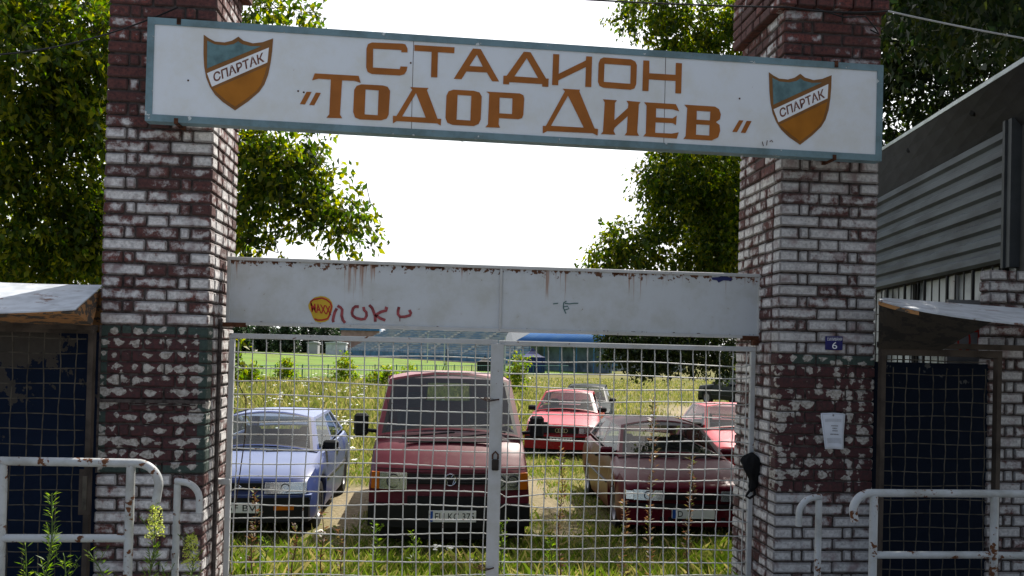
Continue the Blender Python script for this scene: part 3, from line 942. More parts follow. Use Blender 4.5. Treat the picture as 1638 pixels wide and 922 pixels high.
# house number plate and paper notice on the right pillar
c = P(1333, 549, YF)
hn = thing('house_number', 'small navy blue enamel plate with a white number six on the right pillar', 'number plate', c)
MB().cbox(c.x - .058, c.x + .058, YF - .014, YF - .003, c.z - .046, c.z + .044, .003).build('plate', M['navy'], hn)
MB().box(c.x - .052, c.x + .052, YF - .0146, YF - .0138, c.z + .037, c.z + .0395).build('rim', M['greyink'], hn)
textmb('СИЛИВРИЯ', lambda u, v: Vector((c.x + u, YF - .0155, c.z + .024 + v)), (.1, .018)).build('street_lettering', M['white_paint'], hn)
textmb('6', lambda u, v: Vector((c.x + .002 + u, YF - .0155, c.z - .016 + v)), (.034, .045)).build('number_lettering', M['white_paint'], hn)
c = P(1330, 690, YF)
nc = thing('paper_notice', 'white paper notice with a few printed lines pasted on the right pillar panel', 'notice', c)
def pf(u, v):
    wd = .162 * (1 - .23 * (1 - v) ** 1.2)
    return Vector((c.x + .002 + (u - .5) * wd + .008 * (1 - v), YF - .012 - .012 * (1 - v) ** 2 * abs(u - .5) * 2 - .004 * sin(u * 9 + v * 5), c.z - .115 + .23 * v + .006 * sin(u * pi) - (.02 if v < .01 else 0) * u * (1 - u)))
mb = MB(); mb.grid(pf, 8, 10)
o = mb.build('sheet', M['paper'], nc, smooth=True)
sm_ = o.modifiers.new('thickness', 'SOLIDIFY'); sm_.thickness = .001
def pl(u0, u1, v0, v1):
    mb = MB(); n = 5
    def q_(u, v): r = pf(u0 + (u1 - u0) * u, v0 + (v1 - v0) * v); r.y -= .003; return r
    mb.grid(q_, n, 1); return mb
pr_ = MB()
def addl(u0, u1, v0, v1):
    k = pl(u0, u1, v0, v1); pr_.add(k.v, k.f)
addl(.47, .53, .90, .955); addl(.45, .55, .92, .93)
for (u0, u1, v) in ((.4, .72, .62), (.45, .66, .55), (.45, .68, .48), (.36, .74, .38)):
    k = u0
    while k < u1: 
        e_ = min(u1, k + rnd.uniform(.03, .07)); addl(k, e_, v, v + .028); k = e_ + .012
for v in (.82, .79, .76, .28, .25, .22, .19, .16): addl(.16, .86, v, v + .007)
addl(.05, .95, .965, .97); addl(.05, .058, .04, .965); addl(.942, .95, .04, .965)
pr_.build('print', M['greyink'], nc)

# ------------------------------------------------------------------ meshed side doors, canopies
def flakedoor(name, blue, pale, thr):
    m, t, b = newmat(name); q = N(t); p = q.pos()
    n = q.noise(p, 4.5, 5, .65); n2 = q.noise(p, 24, 4, .6)
    s = q.sep(p)
    k = q.math('ADD', q.math('ADD', q.math('MULTIPLY', n, .75), q.math('MULTIPLY', n2, .25)), q.math('MULTIPLY', q.math('SUBTRACT', s[2], 1.2), .22))
    if thr[1]: k = q.math('ADD', k, q.math('MULTIPLY', q.math('SUBTRACT', -2.5, s[0]), .16))
    f_ = q.smooth(k, thr[0], thr[0] + .02)
    q.lk(q.mix(f_, q.mix(n2, blue, tuple(x * .6 for x in blue)), q.mix(n2, pale, tuple(x * .6 for x in pale))), b.inputs['Base Color'])
    b.inputs['Roughness'].default_value = .8; b.inputs['Specular IOR Level'].default_value = .1
    q.lk(q.bump(f_, .3, .003), b.inputs['Normal'])
    return m
M['door_left'] = flakedoor('flaked_blue_door', (.006, .013, .033), (.07, .062, .055), (.56, True))
M['door_right'] = flakedoor('scratched_blue_door', (.005, .010, .022), (.10, .10, .10), (.66, False))
M['old_wire'] = plain('rusted_wire', (.085, .075, .06), .8, var=.4, scale=15)
M['old_frame'] = plain('brown_steel_frame', (.07, .055, .045), .8, var=.4)


def sidedoor(label, x0, x1, z1, mat, yd=5.36, ym=5.24, gap=.02):
    root = thing('meshed_door', label, 'door', ((x0 + x1) / 2, yd, 0), 'meshed side doors')
    MB().box(x0, x1, yd, yd + .05, .02, z1 - gap).build('door_sheet', mat, root)
    f = MB(); f.box(x0, x1, ym - .02, ym + .03, z1 - .03, z1 + .015); f.box(x0, x0 + .03, ym - .018, ym + .028, .02, z1 - .03); f.box(x1 - .03, x1, ym - .018, ym + .028, .02, z1 - .03)
    f.build('frame', M['old_frame'], root)
    wv = MB(); S = .0905
    for i in range(1, int((x1 - x0) / S) + 1):
        x = x1 - .012 - i * S
        if x > x0 + .02: wv.tube([(x + .004 * sin(i * 2.1 + k), ym + (.004 if (k + i) % 2 else -.004), z) for k, z in enumerate(np.arange(.03, z1 - .02, .09))], .0035, 5)
    for j in range(int(z1 / S)):
        z = z1 - .06 - j * S
        if z > .05: wv.tube([(x, ym + (-.004 if (k + j) % 2 else .004), z + .004 * sin(j + k * .8)) for k, x in enumerate(np.arange(x0 + .02, x1 - .01, .09))], .0035, 5)
    wv.build('wire_mesh', M['old_wire'], root)
    return root
dl = sidedoor('flaked blue side door behind rusty wire mesh, left of the left pillar', -3.45, LX0 - .004, 1.765, M['door_left'])
zr = P(1500, 563, 5.24).z
dr = sidedoor('dark blue side door behind wire mesh, between the right pillar and the pier', RX1 + .004, PX0 + .005, zr, M['door_right'], gap=.075)
c = P(145, 785, 5.3)
lk = MB(); lk.box(c.x - .035, c.x + .03, 5.215, 5.225, c.z - .13, c.z + .14)
o = lk.build('lock_plate', M['old_frame'], dl)
MB().box(c.x - .012, c.x + .012, 5.208, 5.214, c.z - .1, c.z + .1).build('latch', M['old_wire'], o)

m, t, b = newmat('canopy_sheet'); q = N(t); p = q.pos()
n = q.noise(q.mapv(p, (1, 2.2, 1)), 5, 6, .7)
cc = q.mix(q.smooth(q.noise(p, 9, 4), .35, .7), (.48, .51, .55), (.34, .36, .39))
q.lk(q.mix(q.smooth(n, .60, .66), cc, (.13, .06, .04)), b.inputs['Base Color']); b.inputs['Roughness'].default_value = .6
M['canopy'] = m
m, t, b = newmat('peeling_orange_wood'); q = N(t); p = q.pos()
n = q.noise(q.mapv(p, (1, 1, 2.2)), 9, 6, .7)
q.lk(q.mix(q.smooth(n, .5, .53), q.mix(q.noise(p, 30, 3), (.34, .13, .025), (.28, .17, .08)), (.05, .04, .032)), b.inputs['Base Color']); b.inputs['Roughness'].default_value = .85
M['peel'] = m
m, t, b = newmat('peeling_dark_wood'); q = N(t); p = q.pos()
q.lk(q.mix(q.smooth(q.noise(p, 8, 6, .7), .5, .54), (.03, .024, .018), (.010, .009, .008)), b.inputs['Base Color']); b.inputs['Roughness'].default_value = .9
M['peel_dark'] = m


def slab(mb, a, b_, c_, d, th=.008, n=10, bow=0.0):
    """thin bent sheet through four corners: a-b front edge, d-c back edge"""
    a, b_, c_, d = map(Vector, (a, b_, c_, d))
    def fn(u, v, o):
        p_ = (a * (1 - u) + b_ * u) * (1 - v) + (d * (1 - u) + c_ * u) * v
        return p_ + Vector((0, 0, bow * 4 * u * (1 - u) + o))
    mb.grid(lambda u, v: fn(u, v, 0), n, 4); mb.grid(lambda u, v: fn(u, 1 - v, -th), n, 4)
    mb.grid(lambda u, v: fn(u, 0, -th + th * v), n, 1); mb.grid(lambda u, v: fn(u, 1, -th * v), n, 1)
    mb.grid(lambda u, v: fn(1, u, -th + th * v), n, 1); mb.grid(lambda u, v: fn(0, u, -th * v), n, 1)
    return mb
ca = thing('canopy', 'sunlit white sheet canopy over the left side door with peeling orange boards', 'canopy', (-2.7, 5.2, 1.8))
yF, yB = 4.82, 5.50
fr_, frl = P(121, 494, yF), P(-160, 499, yF)
bk, bkl = P(165, 456, yB), P(-160, 442, yB)
bk.x = min(bk.x, LX0 - .006)
slab(MB(), frl, fr_, bk, bkl, .008, 14, -.012).build('roof_sheet', M['canopy'], ca)
mb = MB()
zs_ = P(100, 520, 5.22).z
lo = [Vector((frl.x, yF + .012, frl.z - .012)), Vector((fr_.x - .004, yF + .012, fr_.z - .012)), Vector((LX0 - .008, 5.215, zs_ + .012)), Vector((frl.x, 5.215, zs_ + .012))]
slab(mb, lo[0], lo[1], lo[2], lo[3], .012, 10)
mb.add([lo[1], lo[2], bk + Vector((0, -.01, -.014)), fr_ + Vector((-.004, .006, -.010))], [(0, 1, 2, 3), (3, 2, 1, 0)])
mb.build('soffit_boards', M['peel'], ca)
MB().box(-3.4, LX0 - .006, 5.20, 5.30, zs_ - .025, zs_ + .005).build('lintel', M['old_frame'], ca)
MB().box(-3.4, LX0 - .006, 5.43, 5.46, zs_ - .06, bk.z - .05).build('back_board', M['peel'], ca)

ca = thing('canopy', 'bent grey sheet canopy in the shade over the right side door with a dark underside', 'canopy', (3.3, 5.2, 1.9))
yF, yB = 4.42, 5.22
fl_, fm, fr_ = P(1398, 478, yF), P(1500, 502, yF), P(1700, 524, yF)
bl_, bm2, br_ = P(1398, 476, yB), P(1500, 483, yB), P(1700, 498, yB)
fl_ = P(1406, 479, 4.95)
mb = MB()
def rc(u, v, o=0):
    def bez(a_, b_, c_): return a_ * (1 - u) ** 2 + b_ * 2 * u * (1 - u) + c_ * u * u
    fq = bez(fl_, P(1478, 505, yF + .15), fr_); bq = bez(Vector((RX1 + .005, yB, bl_.z)), bm2, br_)
    return fq * (1 - v) + bq * v + Vector((0, 0, o))
mb.grid(lambda u, v: rc(u, v), 20, 5); mb.grid(lambda u, v: rc(u, 1 - v, -.01), 20, 5); mb.grid(lambda u, v: rc(u, 0, -.01 + .01 * v), 20, 1); mb.grid(lambda u, v: rc(u, 1, -.01 * v), 20, 1)
mb.build('roof_sheet', M['canopy'], ca, smooth=True)
mb = MB()
def un(u, v):
    a_ = rc(u * .72, .04, -.014); b_ = Vector((RX1 - .035 + u * (P(1515, 556, 5.2).x - RX1), 5.2, P(1450, 559, 5.2).z))
    return a_ * (1 - v) + b_ * v
mb.grid(un, 16, 6); mb.grid(lambda u, v: un(u, 1 - v) + Vector((0, 0, .012)), 16, 6); mb.grid(lambda u, v: un(1, u) + Vector((0, 0, .012 * v)), 6, 1)
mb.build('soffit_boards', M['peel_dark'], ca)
mb = MB(); mb.grid(lambda u, v: rc(u * .34, 0, -.012 - .022 * v) + Vector((0, -.004, 0)), 10, 1)
o = mb.build('rust_edge', M['peel'], ca)
mm = o.modifiers.new('t', 'SOLIDIFY'); mm.thickness = .006
MB().box(RX1 + .004, PX0 + .6, 5.19, 5.29, zr + .02, zr + .055).build('lintel', M['old_frame'], ca)

# ------------------------------------------------------------------ clad building on the right
bdir = Vector((sin(radians(10.5)), cos(radians(10.5)), 0))
bn = Vector((-bdir.y, bdir.x, 0))
B0 = P(1612, 400, 5.75); B0.z = 0
bl = thing('clad_building', 'dark grey corrugated metal building with a slanting eave, behind the right canopy', 'building', B0)
zb_, zt_ = P(1580, 424, 6.0).z, 3.34
m, t, b = newmat('corrugated_cladding'); q = N(t); p = q.pos()
q.lk(q.mix(q.smooth(q.noise(q.mapv(p, (1, .6, 3)), 3, 4), .35, .7), (.115, .135, .155), (.07, .08, .092)), b.inputs['Base Color'])
b.inputs['Roughness'].default_value = .6; b.inputs['Specular IOR Level'].default_value = .2
M['clad'] = m
mb = MB()
prof = [(0, 0), (.02, .034), (.065, .034), (.085, .0), (.125, 0)]
pts = []
z = zb_
while z < zt_:
    for dz, o in prof[:-1]: pts.append((z + dz, o))
    z += .125
L_ = 5.2
vs = []
for (zz, o) in pts:
    for s_ in (0, L_):
        vs.append(B0 + bdir * s_ + bn * (o + .01) + Vector((0, 0, zz)))
mb.add(vs, [(2 * i, 2 * i + 1, 2 * i + 3, 2 * i + 2) for i in range(len(pts) - 1)])
o = mb.build('cladding', M['clad'], bl); mm = o.modifiers.new('t', 'SOLIDIFY'); mm.thickness = .004
mb = MB()
def obx(mb, s0, s1, n0, n1, z0, z1):
    c8 = [B0 + bdir * s + bn * n + Vector((0, 0, z)) for z in (z0, z1) for s, n in ((s0, n0), (s1, n0), (s1, n1), (s0, n1))]
    mb.add(c8, [(0, 1, 2, 3), (7, 6, 5, 4), (0, 4, 5, 1), (1, 5, 6, 2), (2, 6, 7, 3), (3, 7, 4, 0)])
obx(mb, -.035, .0, -.06, .05, zb_ - .05, zt_ + .1)
obx(mb, -.10, -.045, -.06, .035, zb_ - .05, zt_ + .1)
mb.build('corner_post', plain('grey_steel', (.07, .078, .085), .6, .2), bl)
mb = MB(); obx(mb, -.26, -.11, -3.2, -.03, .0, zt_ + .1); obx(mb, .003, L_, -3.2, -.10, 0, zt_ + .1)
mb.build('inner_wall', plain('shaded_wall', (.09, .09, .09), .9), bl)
# eave: sheet that overhangs towards the gate and climbs towards the street
mb = MB()
e0, e1 = P(1700, 60, 4.6), P(1404, 245, 8.6)
ev = (e1 - e0)
def ee(u, v):
    a_ = e0 + ev * (u * 1.25 - .12)
    ws = B0 + bdir * ((a_.y - B0.y) / bdir.y); b_ = Vector((ws.x + .05, a_.y, zt_ + .02))
    return a_ * (1 - v) + b_ * v
mb.grid(ee, 10, 4); mb.grid(lambda u, v: ee(u, 1 - v) + Vector((0, 0, .035)), 10, 4); mb.grid(lambda u, v: ee(u, 0) + Vector((0, 0, .035 * (1 - v))), 10, 1)
mb.build('eave', plain('eave_sheet', (.035, .036, .038), .8), bl)
mb = MB(); mb.grid(lambda u, v: ee(u, 0) + Vector((-.006, -.004, -.004 + .032 * (1 - v))), 10, 1)
o = mb.build('gutter_edge', plain('pale_gutter', (.6, .66, .68), .4, .3), bl); mm = o.modifiers.new('t', 'SOLIDIFY'); mm.thickness = .012
mb = MB()
for k in range(3): 
    c0 = ee(.1 + .3 * k, .25) - Vector((0, 0, .02)); mb.tube([c0, c0 + Vector((.9, .12, -.02))], .025, 6)
mb.build('purlin', M['dark'], bl)
# window band under the cladding
wb = MB(); obx(wb, .02, L_, -.095, -.07, 1.55, zb_ - .01)
wb.build('window_pane', plain('pale_reflection_pane', (.42, .46, .48), .25, var=.5, scale=2.5), bl)  # pale reflection in the glass is painted into the pane colour
for i in range(5):
    s_ = .12 + i * .85
    mb = MB(); obx(mb, s_, s_ + .03, -.066, -.03, 1.55, zb_ - .012); obx(mb, s_ + .032, s_ + .10, -.066, -.04, 1.55, zb_ - .012)
    mb.build('window_frame', M['gate_frame'] if i % 2 else M['dark'], bl)
mb = MB()
for i in range(26):
    c0 = B0 + bdir * (.0 + i * .16) + bn * .03
    mb.tube([c0 + Vector((0, 0, 1.5)), c0 + Vector((0, 0, zb_ - .02))], .013 if i % 3 == 0 else .006, 6)
for z in (1.75, 1.98, 2.16): mb.tube([B0 + bn * .035 + Vector((0, 0, z)), B0 + bdir * 4.6 + bn * .035 + Vector((0, 0, z))], .006, 6)
for k in range(3):
    c0 = B0 + bdir * (.22 + k * .75) + bn * .045
    mb.tube([c0 + bdir * (.11 * cos(a_ * pi / 10)) + Vector((0, 0, 1.93 + .16 * sin(a_ * pi / 10))) for a_ in range(11)], .012, 6)
mb.build('window_grille', M['black'], bl)
# board with red letters behind the bars under the canopy
c = P(1550, 553, 5.62)
rb = thing('red_letter_board', 'pale board with red letters half hidden under the right canopy', 'board', c)
MB().box(c.x - .16, c.x + .13, 5.62, 5.64, c.z - .5, c.z + .32).build('board', plain('grey_board', (.2, .2, .2), .8), rb)
textmb('ОТ', lambda u, v: Vector((c.x + u + .01, 5.616, c.z + .03 + v)), (.2, .17)).build('lettering', M['sticker_red'], rb)

# ------------------------------------------------------------------ railings by the pavement
def arc(c0, r, a0, a1, n=9):
    return [c0 + Vector((r * cos(a0 + (a1 - a0) * k / n), 0, r * sin(a0 + (a1 - a0) * k / n))) for k in range(n + 1)]
RY = 4.55
def rail(label, posts, ztop, zmid, xa, xb, side, hookr, drop):
    r = thing('tube_railing', label, 'railing', (posts[0], RY, 0), 'white tube railings')
    x_end = xb if side > 0 else xa
    o_end = xa if side > 0 else xb
    cc = Vector((x_end, RY, ztop - hookr))
    ar = arc(cc, hookr, pi / 2, 0 if side > 0 else pi, 10)
    pts = [Vector((o_end, RY, ztop - .01)), Vector(((o_end + x_end) / 2, RY, ztop + .004))] + ar + [ar[-1] + Vector((-.012 * side, 0, -drop))]
    MB().tube(pts, .0225, 12).build('top_rail', M['rail'], r, smooth=True, sharp=50)
    MB().tube([(posts[0], RY, zmid), (posts[-1], RY, zmid + .002)], .021, 12).build('middle_rail', M['rail'], r, smooth=True, sharp=50)
    if o_end > posts[-1] or o_end < posts[0]:
        MB().tube([(posts[-1] if side < 0 else posts[0], RY, zmid), (o_end, RY, zmid - .01)], .021, 12).build('middle_rail', M['rail'], r, smooth=True, sharp=50)
    for x in posts: MB().tube([(x, RY, 0), (x + rnd.uniform(-.005, .005), RY, ztop - .012)], .0225, 12).build('post', M['rail'], r, smooth=True, sharp=50)
    return r
q1, q2, q3 = P(6, 738, RY), P(209, 741, RY), P(209, 862, RY)
rail('sunlit white tube railing with a hooked end in front of the left side door', [q1.x, q2.x], q2.z, q3.z, q1.x - 1.2, q2.x + .03, 1, .115, .085)
q1, q2, q3 = P(1398, 789, RY), P(1591, 792, RY), P(1398, 888, RY)
rail('shaded white tube railing with a hooked end in front of the right side door', [q1.x, q2.x], q1.z, q3.z, q1.x - .02, q2.x + 1.2, -1, .10, .06)
def hookpost(px, pytop, side, label):
    c0 = P(px, pytop, RY + .25); y = c0.y
    r = thing('hooked_post', label, 'post', (c0.x, y, 0), 'short hooked posts')
    MB().tube([(c0.x, y, 0), (c0.x, y, c0.z - .012)], .019, 12).build('upright', M['rail'], r, smooth=True, sharp=50)
    cc = Vector((c0.x + .02 * side, y, c0.z - .1))
    ar = arc(cc, .1, pi / 2, 0 if side > 0 else pi, 8)
    MB().tube([(c0.x - .012 * side, y, c0.z), (c0.x, y, c0.z + .002)] + ar + [ar[-1] + Vector((0, 0, -.07))], .0185, 12).build('hook', M['rail'], r, smooth=True, sharp=50)
hookpost(284, 771, 1, 'short white post with a hook on top, in front of the left pillar')
hookpost(1310, 796, -1, 'short white post with a hook on top, in front of the right pillar')

# ------------------------------------------------------------------ cables
def cable(pts, r, label, mat=None):
    tag(MB().tube(pts, r, 5).build('cable', mat or M['black'], loc=pts[0]), label, 'cable')
def sag(a_, b_, s_, n=14): return [a_.lerp(b_, k / n) + Vector((0, 0, -4 * s_ * (k / n) * (1 - k / n))) for k in range(n + 1)]
cable(sag(P(-120, 88, 5.24), P(285, 12, 5.24), .1), .005, 'black cable sagging across the top of the left pillar')
cable(sag(P(880, -4, 5.2), P(1262, 12, 5.2), .01) + sag(P(1262, 12, 5.2), P(1420, 18, 5.2), .02)[1:], .006, 'overhead cable running to the top of the right pillar')
cable(sag(P(1420, 18, 5.2), P(1700, 72, 5.2), .01), .006, 'pale overhead cable right of the right pillar', M['gate_frame'])
cable(sag(P(380, 90, 30), P(1250, 290, 60), 2.0, 24), .012, 'thin distant cable sagging across the white sky', M['greyink'])
cable([P(1305, 14, 5.232), P(1350, 28, 5.232), P(1385, 27, 5.232), P(1400, 45, 5.232), P(1406, 55, 5.232), P(1392, 48, 5.232)], .005, 'loose cable end dangling on the top of the right pillar')

# ------------------------------------------------------------------ leaves and trees
def leafgeo(cent, axis, nrm, ln, wd, fold=.15):
    """diamond leaves as quads; arrays (n,3)"""
    ax = axis / np.linalg.norm(axis, axis=1, keepdims=True)
    nr = nrm - ax * np.sum(nrm * ax, 1, keepdims=True)
    nr /= np.maximum(np.linalg.norm(nr, axis=1, keepdims=True), 1e-6)
    sd = np.cross(ax, nr)
    ln = ln[:, None]; wd = wd[:, None]
    v0 = cent - ax * ln * .5
    v1 = cent - ax * ln * .05 + sd * wd * .5 + nr * wd * fold
    v2 = cent + ax * ln * .5 - nr * ln * .08
    v3 = cent - ax * ln * .05 - sd * wd * .5 + nr * wd * fold
    n = len(cent)
    V = np.stack([v0, v1, v2, v3], 1).reshape(-1, 3)
    Q = np.arange(n * 4).reshape(n, 4)
    return V, Q


def clumpleaves(c, rad, n, ln, wr=.5, twig=.28, per=13, droop=.5):
    """leaves gathered on drooping twigs that fill an ellipsoid"""
    n = int(n * 1.25); nt_ = max(1, int(n / per))
    d = rng.normal(size=(nt_, 3)); d /= np.linalg.norm(d, axis=1, keepdims=True)
    r = rng.random(nt_) ** .42
    tp = np.array(c) + d * r[:, None] * np.array(rad)
    td = d * .7 + rng.normal(size=(nt_, 3)) * .6 + np.array([0, 0, -droop])
    td /= np.linalg.norm(td, axis=1, keepdims=True)
    k = np.repeat(np.arange(nt_), per)
    s = rng.random(len(k))
    cen = tp[k] + td[k] * (s * twig)[:, None] + rng.normal(size=(len(k), 3)) * (ln * .45)
    ax = td[k] * .6 + rng.normal(size=(len(k), 3)) * .7 + np.array([0, 0, -.55])
    nm = rng.normal(size=(len(k), 3)) * .75 + np.array([0, 0, .9])
    L = ln * (0.65 + .7 * rng.random(len(k)))
    return cen, ax, nm, L, L * wr, tp, td


def tree(name, label, base, clumps, leaf, mat, bark, trunk_r=.16, fork=2.2, wr=.5, group=None, per=13, twig=.28, droop=.5, cat='tree'):
    root = thing(name, label, cat, base, group)
    base = Vector(base)
    A = [[] for _ in range(5)]
    tb = MB()
    fk = base + Vector((.1, 0, fork))
    tb.tube([base, base + Vector((.03, .02, fork * .5)), fk], [trunk_r, trunk_r * .82, trunk_r * .7], 10)
    order = sorted(clumps, key=lambda k_: (Vector(k_[0]) - fk).length)
    done = [(fk, trunk_r * .62)]
    for (c, rad, n) in order:
        c = Vector(c)
        # each limb leaves the nearest limb end that lies closer to the fork
        d0 = (c - fk).length
        par, pr_ = min(done, key=lambda e_: (c - e_[0]).length + .35 * (e_[0] - fk).length)
        r1 = max(.006, min(pr_ * .62, trunk_r * .3))
        ln_ = (c - par).length
        mid = par.lerp(c, .5) + Vector((rnd.uniform(-.1, .1), rnd.uniform(-.1, .1), rnd.uniform(.02, .14))) * ln_
        tb.tube([par, par.lerp(mid, .5) + Vector((0, 0, .03 * ln_)), mid, c], [r1, r1 * .9, r1 * .8, r1 * .6], 6)
        done.append((c, r1 * .6))
        g_ = clumpleaves(c, rad, n, leaf, wr, twig, per, droop)
        for i in range(5): A[i].append(g_[i])
        tp, td = g_[5], g_[6]
        for k in range(0, len(tp), max(1, len(tp) // 14)):
            e_ = Vector(tp[k]); tb.tube([c, c.lerp(e_, .6) + Vector((0, 0, .05)), e_, e_ + Vector(td[k]) * twig], [r1 * .4, r1 * .26, r1 * .16, .003], 5, cap=False)
    tb.build('trunk', bark, root, smooth=True)
    V, Q = leafgeo(*[np.concatenate(a_) for a_ in A])
    npmesh('crown', V, Q, mat, root)
    return root


def pc(px, py, Y, rx, rz, n, ry=None):
    """a clump given by where it appears, at its real distance"""
    s = Y / FPX
    return (P(px, py, Y), (rx * s, ry if ry else max(rx, rz) * s, rz * s), n)


M['leaf_l'] = leafmat('walnut_leaf', (.013, .027, .005), (.045, .078, .008), (.14, .145, .012), .5)
M['leaf_r'] = leafmat('linden_leaf', (.012, .026, .004), (.045, .078, .008), (.125, .135, .012), .5)
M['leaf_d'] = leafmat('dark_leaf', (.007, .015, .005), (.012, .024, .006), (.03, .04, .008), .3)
M['leaf_far'] = leafmat('far_leaf', (.012, .026, .014), (.02, .036, .016), (.03, .045, .02), .3)
M['shrub'] = leafmat('shrub_leaf', (.05, .09, .010), (.08, .13, .014), (.16, .16, .02), .45)
M['bark'] = plain('bark', (.07, .055, .042), .95, var=.4, scale=14)

LY = 9.0
cl = [pc(-60, -40, LY, 120, 90, 2600), pc(70, -10, LY, 110, 80, 3000), pc(150, 60, LY - .4, 60, 70, 1700), pc(30, 110, LY - .5, 95, 75, 2800), pc(120, 170, LY, 70, 70, 2200),
      pc(-30, 210, LY, 90, 90, 2400), pc(80, 270, LY + .5, 100, 80, 3200), pc(30, 370, LY + .6, 110, 75, 3600), pc(140, 380, LY + .8, 60, 65, 2000), pc(190, 200, LY + .8, 60, 120, 1800),
      pc(-120, 340, LY + .5, 90, 100, 2200), pc(240, 60, LY + .5, 80, 80, 1600), pc(130, 420, LY + 1.2, 80, 30, 1200), pc(20, 430, LY + 1.4, 100, 30, 1400),
      pc(410, 255, LY, 55, 52, 1150), pc(460, 285, LY, 50, 55, 1050), pc(395, 330, LY, 30, 45, 520), pc(500, 262, LY, 22, 28, 190), pc(520, 320, LY, 38, 38, 460), pc(550, 350, LY - .1, 30, 22, 240),
      pc(585, 370, LY, 16, 8, 45), pc(540, 385, LY, 18, 16, 80), pc(562, 402, LY, 10, 7, 24), pc(400, 392, LY, 16, 16, 110), pc(440, 385, LY, 12, 16, 60), pc(445, 405, LY, 8, 8, 20), pc(490, 222, LY, 16, 16, 80), pc(585, 290, LY, 9, 6, 18), pc(512, 235, LY, 8, 12, 22), pc(592, 325, LY, 10, 10, 26),
      pc(430, 15, LY, 55, 26, 560), pc(495, 25, LY, 30, 14, 130), pc(405, 215, LY, 30, 20, 300), pc(475, 345, LY, 22, 16, 130), pc(330, 330, LY + .6, 70, 110, 1500)]
tree('broadleaf_tree', 'large backlit broadleaf tree behind the left pillar, branch reaching into the sky', (-3.4, 9.6, gz(0, 9.6).item()), cl, .086, M['leaf_l'], M['bark'], .17, 2.6)

RYT = 12.5
cr = [pc(1040, 20, RYT, 55, 38, 1300), pc(1120, 50, RYT, 70, 55, 2300), pc(1190, 20, RYT, 60, 60, 1700), pc(1060, -40, RYT, 90, 40, 1400), pc(1110, 85, RYT, 60, 30, 900), pc(1250, 60, RYT + .5, 60, 80, 1600),
      pc(1110, 270, RYT, 80, 50, 3400), pc(1150, 340, RYT + .3, 55, 70, 3200), pc(1070, 330, RYT, 45, 45, 1500), pc(1140, 410, RYT, 60, 38, 2300), pc(1010, 400, RYT - .3, 50, 30, 1300), pc(965, 415, RYT - .3, 28, 16, 420),
      pc(1035, 375, RYT, 26, 22, 420), pc(1045, 290, RYT, 22, 30, 300), pc(1200, 300, RYT + .5, 60, 110, 2400), pc(1120, 190, RYT + .5, 90, 60, 2400), pc(1028, 268, RYT, 10, 12, 50), pc(1000, 352, RYT, 12, 8, 40), pc(1110, 275, 15.5, 75, 50, 2200), pc(1150, 345, 15.5, 50, 60, 2000), pc(1125, 190, 15.5, 80, 60, 2000), pc(1180, 410, 15, 60, 40, 1400), pc(1230, 300, 15.5, 70, 90, 2200), pc(1300, 220, 15.5, 90, 90, 2000), pc(1270, 380, 15, 90, 60, 2000), ((5.0, 13.4, 3.6), (.9, .9, .7), 2300), ((5.3, 14.2, 4.6), (.9, .9, .7), 2300), ((4.9, 14.6, 4.4), (.6, .8, .6), 1500), ((4.4, 14.3, 4.1), (.5, .6, .5), 1300), pc(985, 380, RYT - .2, 16, 14, 150), pc(1100, 440, RYT, 60, 30, 1200)]  # rear clumps behind the pillar are added to shade the dark red hatchback
tree('broadleaf_tree', 'dense yellow-green tree just left of and behind the right pillar', (5.7, 13.0, gz(0, 13).item()), cr, .085, M['leaf_r'], M['bark'], .2, 3.0)

DY = 10.5
cr = [pc(1450, 30, DY, 80, 90, 3400), pc(1560, -10, DY, 100, 80, 3600), pc(1480, 150, DY, 80, 80, 3400), pc(1590, 100, DY, 90, 80, 3000), pc(1660, 20, DY, 90, 90, 2600), pc(1430, 250, DY + .5, 60, 60, 1800), pc(1540, 210, DY + .8, 80, 60, 2200), pc(1380, 90, DY + .6, 60, 120, 2400), pc(1500, -110, DY, 140, 60, 2400), pc(1650, -260, 8.5, 160, 90, 3000), pc(1900, -150, 7, 160, 160, 3000), pc(2000, -500, 6, 200, 120, 3000), pc(1750, -600, 7, 200, 120, 3000), pc(2300, -300, 5.2, 220, 200, 2600)] + [((x, y, z), (1.1, 1.1, .8), 2600) for x, y, z in ((2.6, 2.0, 3.9), (3.9, 2.6, 3.8), (5.2, 3.0, 4.4), (3.2, .4, 4.0), (4.6, 1.0, 3.6), (5.8, 1.6, 3.4), (4.0, -.9, 4.4), (5.6, 4.2, 5.6), (1.6, .6, 4.6), (6.3, 3.2, 3.0), (6.0, 0, 2.6), (4.7, 7.3, 5.4), (5.3, 8.2, 6.5), (3.9, 6.2, 4.7), (4.9, 6.4, 5.0), (6.0, 8.8, 6.6))] + [pc(1330, -60, DY + .6, 100, 60, 1600)]  # unseen clumps above the pavement and roof are added to shade the right side
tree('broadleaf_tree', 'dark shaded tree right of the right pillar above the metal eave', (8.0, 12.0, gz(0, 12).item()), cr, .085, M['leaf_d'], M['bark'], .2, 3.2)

TY = 33
cr = [pc(1010, 560, TY, 50, 28, 1700), pc(1070, 550, TY, 55, 40, 2400), pc(1130, 545, TY, 50, 40, 2000), pc(1010, 525, TY, 50, 30, 1500), pc(1090, 505, TY, 80, 40, 2200), pc(1180, 530, TY, 50, 60, 1800), pc(1040, 585, TY, 40, 14, 700), pc(1110, 580, TY, 40, 14, 500), pc(1160, 588, TY, 22, 14, 300), pc(985, 545, TY, 26, 20, 500)]
tree('broadleaf_tree', 'low dark tree overhanging the meadow under the right half of the gate header', P(1190, 636, TY).to_tuple()[:2] + (gz(0, TY).item(),), cr, .17, M['leaf_d'], M['bark'], .22, 1.6, twig=.5)

